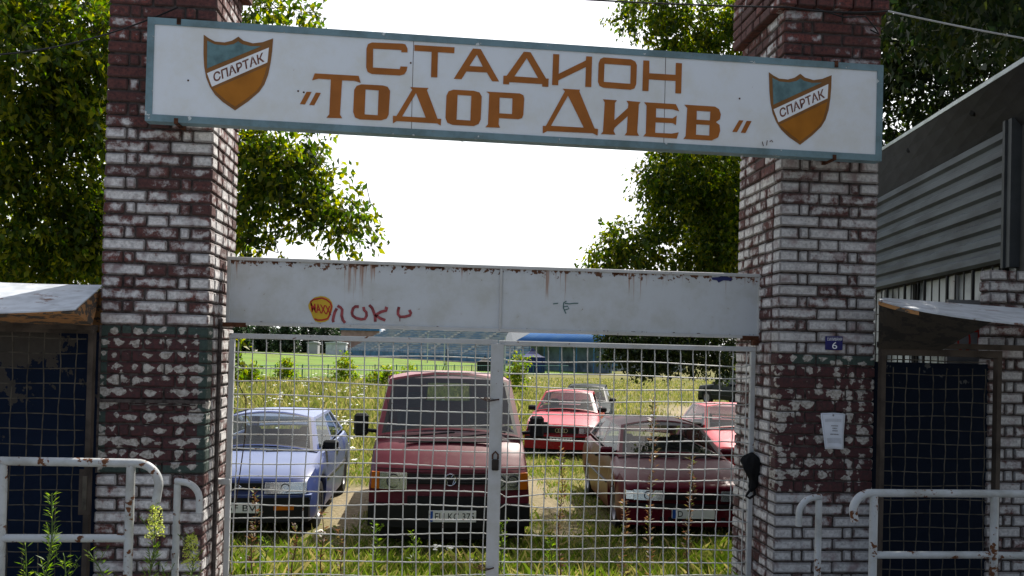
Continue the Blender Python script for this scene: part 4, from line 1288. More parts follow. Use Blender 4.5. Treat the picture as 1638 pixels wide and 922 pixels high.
# ------------------------------------------------------------------ vehicles
def tab(t, y): return float(np.interp(y, [a_[0] for a_ in t], [a_[1] for a_ in t]))


def patchmb(mb_f, mb_g, c00, c10, c11, c01, us, vs, glass, bulge, sub=3, seal=None):
    """bent four-cornered pane with its frame; cells (i,j) in `glass` go to mb_g, the others to mb_f"""
    c00, c10, c11, c01 = map(Vector, (c00, c10, c11, c01))
    nrm = (c10 - c00).cross(c01 - c00).normalized()
    def fn(u, v):
        p_ = (c00 * (1 - u) + c10 * u) * (1 - v) + (c01 * (1 - u) + c11 * u) * v
        return p_ + nrm * bulge * (1 - (2 * u - 1) ** 2)
    for i in range(len(us) - 1):
        for j in range(len(vs) - 1):
            tgt = mb_g if glass(i, j) else (seal if seal is not None and (i in (1, len(us) - 3) or j in (1, len(vs) - 3)) and 0 < i < len(us) - 2 and 0 < j < len(vs) - 2 else mb_f)
            u0, u1, v0, v1 = us[i], us[i + 1], vs[j], vs[j + 1]
            k = sub if (u1 - u0) > .3 else 1
            tgt.grid(lambda a_, b_: fn(u0 + (u1 - u0) * a_, v0 + (v1 - v0) * b_), k * 2 if u1 - u0 > .5 else k, 2 if v1 - v0 > .3 else 1)
    return fn


def car(name, label, cat, loc, rz, S, group=None):
    root = thing(name, label, cat, loc, group, rz)
    L, HW = S['L'], S['HW']
    paint = S['paint']
    yf, yr, R = S['axles'][0], S['axles'][1], S['R']
    RA = R + .055
    bow = S.get('bow', .09)
    def warp(x, y):      # plan curve of the nose and tail
        k = bow * (abs(x) / HW) ** 2.6
        y2 = y + k * max(0, 1 - y / 1.0) if y < 1.0 else y
        if y > L - .8: y2 -= k * .8 * (y - (L - .8)) / .8
        return y2
    ys_ = [0, .015, .05, .1, .18, .3, .45] + list(np.linspace(.6, L - .6, 16)) + [L - .4, L - .2, L - .08, L - .02, L]
    cab0, cab1 = S['cabin']
    ys_ += [cab0 - .005, cab0 + .005, cab1 - .005, cab1 + .005]
    for a_ in (yf, yr): ys_ += list(a_ + RA * np.cos(np.linspace(0, pi, 11)))
    ys_ = sorted(set(round(float(y), 4) for y in ys_ if 0 <= y <= L))
    V, F, MI = [], [], []
    npt = 0
    for y in ys_:
        w = tab(S['w'], y); zt = tab(S['top'], y); zs = min(tab(S['sh'], y), zt - .012); zb = tab(S['bot'], y)
        for a_ in (yf, yr):
            if abs(y - a_) < RA: zb = max(zb, min(R - .02 + sqrt(RA ** 2 - (y - a_) ** 2), zs - .1))
        hz_ = zs - zb
        half = [(0, zb + .02), (w * .84, zb + .01), (w * .965, zb), (w * .992, zb + hz_ * .22), (w, zb + hz_ * .5), (w * .985, zb + hz_ * .74), (w * .965, zb + hz_ * .86), (w * .935, zs)]
        if cab0 <= y <= cab1: half += [(w * .90, zs + .006), (w * .87, zs - .05), (w * .86, .42), (0, .40)]
        else:
            k = zt - zs
            half += [(w * .87, zs + k * .45), (w * .70, zs + k * .78), (w * .40, zs + k * .95), (0, zt)]
        ring = half + [(-x, z) for x, z in half[-2:0:-1]]
        npt = len(ring); nh = len(half)
        V += [(x, warp(x, y), z) for x, z in ring]
    ns = len(ys_)
    for s_ in range(ns - 1):
        ymid = (ys_[s_] + ys_[s_ + 1]) / 2
        for k in range(npt):
            k2 = (k + 1) % npt
            F.append((s_ * npt + k, s_ * npt + k2, (s_ + 1) * npt + k2, (s_ + 1) * npt + k))
            kk = k if k < nh else npt - 1 - k
            MI.append(1 if kk < 1 or (cab0 < ymid < cab1 and kk >= nh - 4 + 1) else 0)
    F.append(tuple(range(npt))[::-1]); MI.append(0)
    F.append(tuple((ns - 1) * npt + k for k in range(npt))); MI.append(0)
    mb = MB(); mb.add(V, F); mb.m = MI
    mb.build('body', [paint, M['dark']], root, smooth=True, local=True, sharp=40)
    # cabin: windscreen, roof, sides, rear window
    A0, A1, C1, C0 = S['wb'], S['wt'], S['rt'], S['rb']          # (y, z, half width)
    fr_, gw, gs, gr, seal, seal2 = MB(), MB(), MB(), MB(), MB(), MB()
    us = [0, .035, .06, .94, .965, 1]; vs2 = [0, .03, .06, .93, .96, 1]
    inner = lambda i, j: i == 2 and j == 2
    bl_ = S.get('bulge', .06)
    patchmb(fr_, gw, (-A0[2], A0[0], A0[1]), (A0[2], A0[0], A0[1]), (A1[2], A1[0], A1[1]), (-A1[2], A1[0], A1[1]), us, vs2, inner, bl_, 3, seal)
    patchmb(fr_, gr, (C0[2], C0[0], C0[1]), (-C0[2], C0[0], C0[1]), (-C1[2], C1[0], C1[1]), (C1[2], C1[0], C1[1]), us if not S.get('smallrear') else [0, .3, .32, .68, .70, 1], vs2 if not S.get('smallrear') else [0, .45, .48, .84, .87, 1], inner, .03, 3, seal2)
    bp = S.get('bpillars', [.45])
    uu = [0, .05] + [v for b_ in bp for v in (b_ - .022, b_ + .022)] + [.93, 1]
    for sx in (-1, 1):
        q_ = [(sx * A0[2], A0[0], A0[1]), (sx * C0[2], C0[0], C0[1]), (sx * C1[2], C1[0], C1[1]), (sx * A1[2], A1[0], A1[1])]
        gl = MB()
        gset = set(range(1, len(uu) - 2, 2))
        if sx > 0: patchmb(fr_, gl, *q_, uu, [0, .04, .92, 1], lambda i, j: j == 1 and i in gset, .035, 2)
        else: patchmb(fr_, gl, q_[1], q_[0], q_[3], q_[2], [1 - u for u in uu[::-1]], [0, .04, .92, 1], lambda i, j: j == 1 and (len(uu) - 2 - i) in gset, .035, 2)
        gl.build('side_window', M['glass'], root, local=True, smooth=True)
    zr_ = S.get('crown', .045)
    def rf(u, v):
        y = A1[0] + (C1[0] - A1[0]) * v; hw = A1[2] + (C1[2] - A1[2]) * v; z = A1[1] + (C1[1] - A1[1]) * v
        x = (2 * u - 1) * hw
        yb_ = -bl_ * (1 - (2 * u - 1) ** 2) * (1 - v) + .03 * (1 - (2 * u - 1) ** 2) * v
        e_ = (1 - abs(2 * u - 1) ** 3)
        return Vector((x, y + yb_, z + zr_ * e_ * (1 - .75 * abs(2 * v - 1) ** 2.5) + (0 if 0 < u < 1 else 0)))
    fr_.grid(rf, 14, 10)
    fr_.build('roof', [paint], root, smooth=True, local=True, sharp=50)
    seal.build('window_seal', M['black'], root, local=True)
    if seal2.v: seal2.build('window_seal', M['black'], root, local=True)
    gw.build('windscreen', M['glass'], root, smooth=True, local=True)
    gr.build('rear_window', M['glass'], root, smooth=True, local=True)
    # inside
    di = MB(); yd = A0[0] + .08
    di.cbox(-A0[2] * .93, A0[2] * .93, yd, yd + .42, A0[1] - .28, A0[1] - .02, .03)
    di.build('dashboard', M['black'], root, local=True)
    yseat = S.get('seat', A1[0] + .55)
    for sx in (-1, 1):
        se_ = MB(); x = sx * A0[2] * .52; h = A1[1] - .30
        se_.cbox(x - .23, x + .23, yseat - .5, yseat, .42, .62, .05)
        se_.cbox(x - .22, x + .22, yseat, yseat + .12, .5, h - .1, .05)
        se_.cbox(x - .11, x + .11, yseat + .02, yseat + .1, h - .07, h + .12, .035)
        se_.build('seat', S.get('seatmat', M['seat']), root, local=True)
    if not S.get('smallrear'):
        se_ = MB(); yb_ = min(C0[0] - .45, yseat + 1.0)
        se_.cbox(-A0[2] * .85, A0[2] * .85, yb_, yb_ + .14, .5, A1[1] - .42, .05); se_.build('rear_seat', M['seat'], root, local=True)
    sw = MB(); x = S.get('wheelside', 1) * A0[2] * .52
    cW = Vector((x, yd + .45, A0[1] - .02))
    sw.tube([cW + Vector((.18 * cos(t_), .06 * sin(t_), .17 * sin(t_))) for t_ in np.linspace(0, 2 * pi, 21)], .014, 6)
    sw.build('steering_wheel', M['black'], root, local=True, smooth=True)
    # wheels
    for y in (yf, yr):
        for sx in (-1, 1):
            xo = sx * (tab(S['w'], y) * .965)
            Mx = Matrix.Translation((xo, y, R)) @ Matrix.Rotation(-sx * pi / 2, 4, 'Y')
            wd = S.get('tw', .18)
            ty = MB().lathe([(R * .62, 0), (R * .66, -.012 + .012), (R * .93, .0), (R, .03), (R, wd - .03), (R * .93, wd), (R * .6, wd)], Mx, 28).build('wheel', M['tyre'], root, smooth=True, local=True)
            rm = MB().lathe([(.001, .03), (R * .16, .022), (R * .2, .045), (R * .5, .05), (R * .58, .012), (R * .63, .006)], Mx, 24).build('rim', M['rim'], ty, smooth=True, local=True)
    # front strips that follow the nose
    def face(x0, x1, z0, z1, y0, th, nx=10, slope=0, ch=.0, rear=False):
        mb = MB()
        def f_(u, v, d):
            x = x0 + (x1 - x0) * u; z = z0 + (z1 - z0) * v
            yy = y0 + slope * (z - (z0 + z1) / 2)
            if rear: return Vector((x, warp(x, L - .001) + yy + d, z))
            return Vector((x, warp(x, 0) + yy - d, z))
        a_ = (lambda u: u) if not rear else (lambda u: 1 - u)
        mb.grid(lambda u, v: f_(a_(u), v, th), nx, 3)
        mb.grid(lambda u, v: f_(a_(u), 1 - v * 1.0, 0) if False else f_(a_(1 - u), v, -.05), nx, 1)
        mb.grid(lambda u, v: f_(a_(u), 1, th - (th + .05) * v), nx, 1); mb.grid(lambda u, v: f_(a_(u), 0, -.05 + (th + .05) * v), nx, 1)
        mb.grid(lambda u, v: f_(a_(0), v, -.05 + (th + .05) * u), 1, 2); mb.grid(lambda u, v: f_(a_(1), v, th - (th + .05) * u), 1, 2)
        return mb
    def onface(x, z, off, slope=0, zc=0): return Vector((x, warp(x, 0) - off + slope * (z - zc), z))
    ctx = dict(root=root, face=face, onface=onface, warp=warp, L=L, HW=HW, A0=A0, A1=A1)
    S['front'](ctx)
    # mirrors, wipers, side trim
    for sx in S.get('mirrors', (-1, 1)):
        x = sx * (A0[2] + S.get('mx', .1)); y = A0[0] + S.get('my', .28); z = A0[1] + S.get('mz', .06); sz = S.get('msz', (.10, .06))
        mr = MB(); mr.cbox(x - sz[0], x + sz[0], y - .05, y + .05, z - sz[1], z + sz[1], .028)
        mr.tube([(x - sx * sz[0], y, z - sz[1] * .5), (sx * (A0[2] - .02), y + .02, z - sz[1] * .6)], .022, 8)
        o = mr.build('mirror', S.get('mirrormat', M['black']), root, local=True, smooth=True)
        MB().box(x - sz[0] * .8, x + sz[0] * .8, y + .051, y + .054, z - sz[1] * .8, z + sz[1] * .8).build('mirror_glass', M['chrome'], o, local=True)
    for (xa, xb) in S.get('wipers', ((-.45, .02), (.12, .55))):
        def wsp(x, v): 
            u = x / (2 * A0[2]) + .5
            return Vector((x * (1 - v) + x * A1[2] / A0[2] * v, A0[0] * (1 - v) + A1[0] * v - bl_ * (1 - (2 * u - 1) ** 2) - .02, A0[1] * (1 - v) + A1[1] * v))
        wp = MB(); wp.tube([wsp(xa, .01), wsp((xa + xb) / 2, .06), wsp(xb, .10)], .009, 5); wp.tube([wsp(xa, .0), wsp(xa, .03)], .014, 5)
        wp.build('wiper', M['black'], root, local=True)
    for sx in (-1, 1):
        if not S.get('trimz'): break
        tm = MB(); pts = []
        for y in np.linspace(yf + RA + .06, yr - RA - .05, 12): pts.append((sx * (tab(S['w'], y) + .004), y, S['trimz']))
        tm.tube(pts, .016, 6); tm.build('side_trim', M['black'], root, local=True)
        hb_ = MB(); y = A0[0] + 1.15; hb_.cbox(sx * tab(S['w'], y) - .02, sx * tab(S['w'], y) + .02, y, y + .16, S['trimz'] + .22, S['trimz'] + .26, .008)
        hb_.build('door_handle', M['black'], root, local=True)
    return ctx


def plate(ctx, text, x, z, off, w_=.52, h_=.115, eu=True, tcx=0, tw=None, label=None):
    on = ctx['onface']
    mb = MB(); y0 = on(x, z, off).y
    mb.cbox(x - w_ / 2, x + w_ / 2, y0 - .008, y0 + .02, z - h_ / 2, z + h_ / 2, .003)
    o = mb.build('number_plate', M['plate'], ctx['root'], local=True)
    if label: o['label'] = label
    if eu: MB().box(x - w_ / 2 + .004, x - w_ / 2 + .045, y0 - .0105, y0 - .007, z - h_ / 2 + .004, z + h_ / 2 - .004).build('country_strip', M['plate_blue'], o, local=True)
    if text:
        tw = tw or w_ * .8
        textmb(text, lambda u, v: Vector((x + tcx + u, y0 - .0105, z + v)), (tw, h_ * .62)).build('plate_lettering', M['ink'], o, local=True)
    return o


def lamp(ctx, x0, x1, z0, z1, off, slope=0, ind=None, twin=0):
    """headlight: housing, reflector bowl(s) and clear lens"""
    hs = ctx['face'](x0, x1, z0, z1, 0, off, 6, slope).build('headlight', M['reflector'], ctx['root'], local=True, smooth=True)
    mb = ctx['face'](x0 + .006, x1 - .006, z0 + .006, z1 - .006, 0, off + .014, 6, slope); mb.build('lens', M['lens'], hs, local=True, smooth=True)
    rim = MB(); n = twin or 1
    for k in range(n):
        c0 = ctx['onface'](x0 + (x1 - x0) * (k + .5) / n, (z0 + z1) / 2, off + .006)
        rr = min((z1 - z0), abs(x1 - x0) / n) * .40
        rim.tube([c0 + Vector((rr * cos(t_), 0, rr * sin(t_))) for t_ in np.linspace(0, 2 * pi, 17)], .007, 5)
    rim.build('bulb_ring', M['seat'], hs, local=True)
    if ind: ctx['face'](ind[0], ind[1], z0, z1, 0, off, 3, slope).build('indicator', M['amber'], ctx['root'], local=True)


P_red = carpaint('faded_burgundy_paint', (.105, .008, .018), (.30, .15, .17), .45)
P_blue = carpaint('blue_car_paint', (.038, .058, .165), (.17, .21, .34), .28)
P_wine = carpaint('wine_red_paint', (.085, .005, .013), (.06, .008, .018), .3, spec=.1)
P_audi = carpaint('bright_red_paint', (.30, .008, .016), (.42, .035, .06), .25)
P_dark = carpaint('dark_green_paint', (.008, .015, .017), (.014, .022, .026), .5, spec=.06)
P_suv = carpaint('black_green_paint', (.006, .012, .010), (.010, .015, .012), .4, spec=.08)


# --- burgundy pickup van
def van_front(c):
    face, on, root = c['face'], c['onface'], c['root']
    face(-.90, .90, .27, .50, -.02, .085, 16).build('bumper', M['black'], root, local=True, smooth=True)
    face(-.86, .86, .12, .27, .06, .02, 12).build('valance', M['black'], root, local=True)
    g_ = face(-.47, .47, .715, .82, -.005, .012, 8).build('grille', M['black'], root, local=True)
    mb = MB()
    for z in (.735, .755, .775, .795): mb.add(face(-.46, .46, z, z + .006, -.005, .02, 6).v, face(-.46, .46, z, z + .006, -.005, .02, 6).f)
    mb.build('grille_bar', M['seat'], g_, local=True)
    face(-.47, .47, .50, .58, -.005, .006, 8).build('lower_grille', M['black'], root, local=True)
    for s_ in (-1, 1):
        a_, b_ = sorted((s_ * .48, s_ * .78))
        lamp(c, a_, b_, .655, .83, .022, .06, tuple(sorted((s_ * .785, s_ * .875))), 2 if s_ > 0 else 1)
    # round emblem with a V over a W
    em = MB(); c0 = on(0, .765, .03)
    em.tube([c0 + Vector((.062 * cos(t_), 0, .062 * sin(t_))) for t_ in np.linspace(0, 2 * pi, 25)], .006, 6)
    for pts in ([(-.028, .052), (0, .004), (.028, .052)], [(-.054, .026), (-.026, -.05), (0, -.004), (.026, -.05), (.054, .026)]):
        em.tube([c0 + Vector((x, 0, z)) for x, z in pts], .005, 5)
    em.build('emblem', M['chrome'], root, local=True)
    plate(c, 'EU KC 375', .03, .395, .118, .52, .12, True, .024, .43)
    # bonnet shut line and cowl slot
    ln = MB(); ln.tube([(x, c['warp'](x, .012) - .004 + .0, .868) for x in np.linspace(-.84, .84, 15)], .005, 5); ln.build('shut_line', M['black'], root, local=True)
    co = MB(); co.box(-.5, .5, .36, .40, 1.118, 1.132); co.build('cowl_vent', M['black'], root, local=True)
    # open load bed behind the cab
    bd_ = MB(); bd_.cbox(-.9, .9, 2.25, 4.75, .62, .70, .02)
    for x0_, x1_, y0_, y1_ in ((-.9, -.87, 2.25, 4.75), (.87, .9, 2.25, 4.75), (-.87, .87, 2.25, 2.28), (-.87, .87, 4.72, 4.75)): bd_.box(x0_, x1_, y0_, y1_, .705, 1.05)
    bd_.build('load_bed', P_red, root, local=True)
    # antenna
    MB().tube([(-.70, .62, 1.2), (-.76, .7, 1.62)], .004, 5).build('antenna', M['black'], root, local=True)


SP_VAN = dict(L=4.79, HW=.92, paint=P_red, axles=(.98, 3.85), R=.33, tw=.2, bow=.12, cabin=(.78, 2.15),
    w=[(0, .90), (.3, .92), (2.2, .92), (2.25, .80), (4.79, .80)], top=[(0, .84), (.015, .86), (.05, .895), (.3, 1.08), (.62, 1.2), (.9, 1.22), (2.2, 1.2), (2.24, .66), (4.79, .64)],
    sh=[(0, .80), (.05, .86), (.3, 1.02), (.62, 1.14), (2.2, 1.14), (2.24, .60), (4.79, .6)], bot=[(0, .27), (.4, .25), (4.79, .3)],
    wb=(.56, 1.16, .865), wt=(1.22, 1.78, .755), rt=(2.16, 1.80, .76), rb=(2.22, 1.17, .87), smallrear=True, bulge=.13, crown=.09, bpillars=[.86], seat=1.72, seatmat=M['seat'],
    mirrors=(-1, 1), mx=.20, my=.32, mz=.10, msz=(.085, .13), wipers=((-.55, .05), (.02, .66)), front=van_front, wheelside=1)
c = P(722, 700, 9.45)
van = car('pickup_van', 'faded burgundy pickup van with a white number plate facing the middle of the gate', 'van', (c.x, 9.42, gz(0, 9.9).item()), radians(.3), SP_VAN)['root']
van.scale = (1, 1, 1.045)


# --- blue hatchback
def blue_front(c):
    face, on, root = c['face'], c['onface'], c['root']
    face(-.80, .80, .22, .50, -.015, .07, 16).build('bumper', M['black'], root, local=True, smooth=True)
    face(-.82, .82, .47, .525, -.01, .06, 14).build('bumper_trim', P_blue, root, local=True, smooth=True)
    face(-.28, .28, .575, .655, 0, .01, 6).build('grille', M['black'], root, local=True)
    for s_ in (-1, 1):
        a_, b_ = sorted((s_ * .30, s_ * .76)); lamp(c, a_, b_, .54, .665, .02, .25, None, 1)
        a_, b_ = sorted((s_ * .42, s_ * .64)); face(a_, b_, .36, .42, -.01, .078, 4).build('indicator', M['amber'], root, local=True)
    plate(c, 'A 6F BV', .0, .39, .10, .52, .115, False, 0, .46)
    em = MB(); c0 = on(0, .61, .015)
    for z in (0, .022): em.tube([c0 + Vector((-.035, 0, z - .02)), c0 + Vector((0, 0, z + .01)), c0 + Vector((.035, 0, z - .02))], .005, 5)
    em.build('emblem', M['chrome'], root, local=True)
    ln = MB(); ln.tube([(x, c['warp'](x, 0) + .03, .70) for x in np.linspace(-.74, .74, 15)], .004, 5); ln.build('shut_line', M['black'], root, local=True)


HATCH = dict(L=4.0, HW=.84, axles=(.80, 3.30), R=.29, cabin=(1.15, 3.55), bow=.11,
    w=[(0, .80), (.35, .84), (3.2, .84), (4.0, .79)], top=[(0, .66), (.015, .68), (.05, .705), (.3, .79), (.75, .88), (1.15, .94), (3.5, .95), (3.6, .93), (3.95, .9), (4.0, .86)],
    sh=[(0, .63), (.05, .67), (.4, .76), (1.1, .87), (2.0, .90), (3.5, .93), (4.0, .85)], bot=[(0, .2), (.4, .19), (3.6, .2), (4.0, .28)],
    wb=(1.02, .90, .73), wt=(1.72, 1.28, .56), rt=(3.25, 1.28, .555), rb=(3.78, .95, .70), bulge=.09, crown=.05, bpillars=[.42, .72], trimz=.55)
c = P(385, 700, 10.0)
car('hatchback', 'blue hatchback with black mirrors behind the left end of the gate', 'car', (c.x, 9.95, gz(0, 10.3).item()), radians(-1), dict(HATCH, paint=P_blue, front=blue_front, mx=.11, my=.42, mz=.05, seatmat=M['seat_light']))


# --- wine red hatchback
def wine_front(c):
    face, on, root = c['face'], c['onface'], c['root']
    face(-.81, .81, .22, .47, -.01, .06, 16).build('bumper', P_wine, root, local=True, smooth=True)
    face(-.82, .82, .44, .475, -.01, .075, 16).build('bumper_strip', M['black'], root, local=True, smooth=True)
    face(-.4, .4, .27, .33, 0, .07, 8).build('air_intake', M['dark'], root, local=True)
    face(-.34, .34, .525, .615, 0, .008, 8).build('grille', M['black'], root, local=True)
    for s_ in (-1, 1):
        a_, b_ = sorted((s_ * .36, s_ * .70)); lamp(c, a_, b_, .515, .635, .018, .15, None, 1)
        a_, b_ = sorted((s_ * .705, s_ * .79)); face(a_, b_, .52, .62, 0, .018, 3, .15).build('indicator', M['reflector'], root, local=True)
    em = MB(); c0 = on(0, .675, .0)
    em.prism([[c0 + Vector((x, -.008, z)) for x, z in ((-.035, 0), (0, .045), (.035, 0), (0, -.045))], [c0 + Vector((x, -.008, z)) for x, z in ((-.018, 0), (0, .025), (.018, 0), (0, -.025))]], (0, .012, 0))
    em.build('emblem', M['chrome'], root, local=True)
    plate(c, 'D', .0, .375, .084, .52, .115, True, -.16, .06)
    ln = MB(); ln.tube([(x, c['warp'](x, 0) + .03, .655) for x in np.linspace(-.74, .74, 15)], .004, 5); ln.build('shut_line', M['black'], root, local=True)
c = P(1105, 700, 10.1)
car('hatchback', 'glossy dark red hatchback parked behind the right end of the gate', 'car', (c.x, 10.0, gz(0, 10.3).item() - .03), radians(-2.4),
    dict(HATCH, L=4.15, paint=P_wine, front=wine_front, mirrormat=P_wine, mx=.10, my=.35, mz=.04, rt=(3.35, 1.27, .56), rb=(3.95, .95, .70), wt=(1.75, 1.27, .57), w=[(0, .81), (.35, .85), (3.2, .85), (4.15, .8)]))


# --- bright red saloon
def audi_front(c):
    face, on, root = c['face'], c['onface'], c['root']
    face(-.82, .82, .20, .50, -.01, .07, 16).build('bumper', P_audi, root, local=True, smooth=True)
    face(-.80, .80, .40, .47, -.01, .078, 16).build('bumper_strip', M['black'], root, local=True, smooth=True)
    face(-.83, .83, .09, .22, .03, .03, 10).build('valance', M['black'], root, local=True)
    face(-.37, .37, .545, .665, 0, .012, 8).build('grille', M['black'], root, local=True)
    em = MB()
    for k in range(4):
        c0 = on((k - 1.5) * .062, .605, .022); em.tube([c0 + Vector((.042 * cos(t_), 0, .042 * sin(t_))) for t_ in np.linspace(0, 2 * pi, 17)], .007, 5)
    em.build('emblem', M['chrome'], root, local=True)
    for s_ in (-1, 1):
        a_, b_ = sorted((s_ * .39, s_ * .70))
        if s_ > 0: lamp(c, a_, b_, .55, .665, .018, .1, (.705, .80), 1)
        else:
            k = face(-.74, -.30, .55, .78, -.03, .03, 6, .3).build('headlight_hole', M['black'], root, local=True); k['label'] = 'black torn corner where a headlight is covered'
    plate(c, '', .0, .42, .08, .5, .10, False)
    pl_ = [o for o in root.children if o.name.startswith('number_plate')][0]
    for k in range(7):
        x = -.2 + k * .062 + (.02 if k > 1 else 0); y0 = on(0, .42, .0925).y
        MB().box(x, x + .035, y0 - .002, y0, .395, .445).build('plate_character', M['greyink'], pl_, local=True)
SEDAN = dict(L=4.4, HW=.85, axles=(.85, 3.45), R=.30, cabin=(1.4, 3.35), bow=.10,
    w=[(0, .81), (.35, .85), (3.4, .85), (4.4, .8)], top=[(0, .70), (.015, .72), (.05, .74), (.5, .83), (1.4, .95), (3.4, .97), (3.6, .96), (4.3, .93), (4.4, .88)],
    sh=[(0, .66), (.05, .70), (.5, .78), (1.4, .89), (3.4, .92), (4.4, .86)], bot=[(0, .2), (.4, .19), (3.8, .2), (4.4, .3)],
    wb=(1.30, .93, .74), wt=(1.95, 1.34, .57), rt=(3.05, 1.35, .57), rb=(3.62, .97, .70), bulge=.08, crown=.045, bpillars=[.47], trimz=.55)
c = P(897, 690, 18.5)
car('saloon', 'bright red saloon with four chrome rings and one blacked-out headlight corner', 'car', (c.x, 18.4, gz(0, 18.6).item()), radians(-13), dict(SEDAN, paint=P_audi, front=audi_front, mx=.1, my=.35, mz=.05))


def plain_front(paint):
    def fn(c):
        face, root = c['face'], c['root']
        face(-.81, .81, .2, .5, -.01, .06, 12).build('bumper', paint, root, local=True, smooth=True)
        face(-.36, .36, .55, .66, 0, .01, 6).build('grille', M['black'], root, local=True)
        for s_ in (-1, 1):
            a_, b_ = sorted((s_ * .38, s_ * .76)); lamp(c, a_, b_, .54, .66, .018, .1, None, 1)
            a_, b_ = sorted((s_ * .60, s_ * .79)); face(a_, b_, .62, .86, -.02, .01, 3, 0, 0, True).build('tail_light', M['redlens'], root, local=True)
        face(-.8, .8, .3, .52, -.01, .05, 12, 0, 0, True).build('rear_bumper', M['black'], root, local=True, smooth=True)
    return fn
WAGON = dict(SEDAN, L=4.5, cabin=(1.4, 4.1), top=[(0, .70), (.015, .72), (.05, .74), (.5, .83), (1.4, .95), (4.4, .97), (4.5, .9)], sh=[(0, .66), (.05, .70), (.5, .78), (1.4, .89), (4.4, .92), (4.5, .88)],
    rt=(3.95, 1.37, .58), rb=(4.35, .97, .70), wt=(1.95, 1.36, .58), bpillars=[.36, .66])
c = P(932, 660, 24.5)
car('estate_car', 'dark green estate car half hidden behind the bright red saloon', 'car', (c.x, 24.5, gz(0, 24.5).item() - .04), radians(-13), dict(WAGON, paint=P_dark, front=plain_front(P_dark)))
c = P(1243, 690, 14.2)
car('saloon', 'red saloon almost hidden between dark red hatchback and right pillar', 'car', (c.x, 14.8, gz(0, 15).item() - .08), radians(-4), dict(SEDAN, paint=P_audi, front=plain_front(P_audi)))
c = P(1158, 640, 41)
car('off_road_car', 'black-green off-road car far back beside the right pillar', 'car', (c.x, 43, gz(0, 42).item() + .12), radians(197),
    dict(WAGON, HW=.9, paint=P_suv, R=.36, w=[(0, .86), (.35, .9), (4.2, .9), (4.5, .87)], top=[(0, .9), (.05, .98), (.5, 1.03), (1.2, 1.1), (4.4, 1.12), (4.5, 1.0)], sh=[(0, .86), (.05, .93), (1.2, 1.04), (4.5, .98)], bot=[(0, .32), (4.5, .34)],
         wb=(1.25, 1.09, .80), wt=(1.8, 1.66, .68), rt=(4.2, 1.69, .68), rb=(4.42, 1.12, .78), bpillars=[.34, .66], front=plain_front(P_suv)))

# ------------------------------------------------------------------ stadium beyond the pitch
dS = (SB - SA).normalized(); oS = Vector((-dS.y, dS.x, 0))
if oS.x < 0: oS = -oS
LS = (SB - SA).length
Z0 = -1.0
stn = thing('grandstand', 'long open grandstand with blue seat rows across the far side of the pitch', 'grandstand', (SA.x, SA.y, Z0))
def spt(s, t_, z): return SA + dS * s + oS * t_ + Vector((0, 0, Z0 + z))
def sbox(mb, s0, s1, t0, t1, z0, z1):
    mb.add([spt(s, t_, z) for z in (z0, z1) for s, t_ in ((s0, t0), (s1, t0), (s1, t1), (s0, t1))], [(0, 1, 2, 3), (7, 6, 5, 4), (0, 4, 5, 1), (1, 5, 6, 2), (2, 6, 7, 3), (3, 7, 4, 0)])
m, t, b = newmat('stand_concrete'); q = N(t); p = q.pos()
q.lk(q.mix(q.smooth(q.noise(p, .5, 5, .7), .35, .7), (.26, .285, .30), (.17, .19, .20)), b.inputs['Base Color']); b.inputs['Roughness'].default_value = .9
mb = MB(); NR_ = 16
for r in range(NR_): sbox(mb, 0, LS, 1.0 + r * .8, 1.0 + (r + 1) * .8 - .002, 0, 1.1 + r * .46)
mb.build('terrace', m, stn)
m, t, b = newmat('stand_seats'); q = N(t); p = q.pos()
q.lk(q.mix(q.smooth(q.noise(q.mapv(p, (.22, .22, 1.2)), 1, 3), .42, .56), (.09, .18, .28), (.26, .29, .31)), b.inputs['Base Color']); b.inputs['Roughness'].default_value = .7
for r in range(NR_):
    mb = MB(); s_ = .6
    while s_ < LS - 2:
        ln = 18.6
        sbox(mb, s_, min(LS - .5, s_ + ln), 1.2 + r * .8, 1.55 + r * .8, 1.1 + r * .46 + .12, 1.1 + r * .46 + .34); s_ += 20
    mb.build('seat_row', m, stn)
mb = MB(); sbox(mb, -.5, LS + .5, .8, .95, 0, 1.5)
mb.build('front_wall', plain('stand_blue_wall', (.05, .15, .28), .7, var=.35, scale=.4), stn)
pale = plain('pale_concrete', (.42, .42, .40), .9, var=.2, scale=2)
for k in range(1, 7):
    mb = MB(); s_ = k * 20 - .75
    for r in range(NR_): sbox(mb, s_ - .3, s_ + 1.2, 1.0 + r * .8 - .05, 1.75 + r * .8, 1.1 + r * .46, 1.14 + r * .46 + .36)
    mb.build('aisle_steps', pale, stn)
bluep = plain('blue_metal', (.04, .15, .30), .5, var=.25, scale=2)
mb = MB()
for z in (1.75, 2.1): mb.tube([spt(0, .85, z), spt(LS, .85, z)], .04, 5)
k = 0
while k < LS: mb.tube([spt(k, .85, 1.45), spt(k, .85, 2.12)], .04, 5); k += 2.5
mb.build('hand_rail', bluep, stn)
mb = MB(); sbox(mb, -2, LS, .0, .5, 0, .22); tag(mb.build('kerb', pale, loc=spt(0, 0, 0)), 'pale concrete kerb along the foot of the far grandstand', 'kerb')

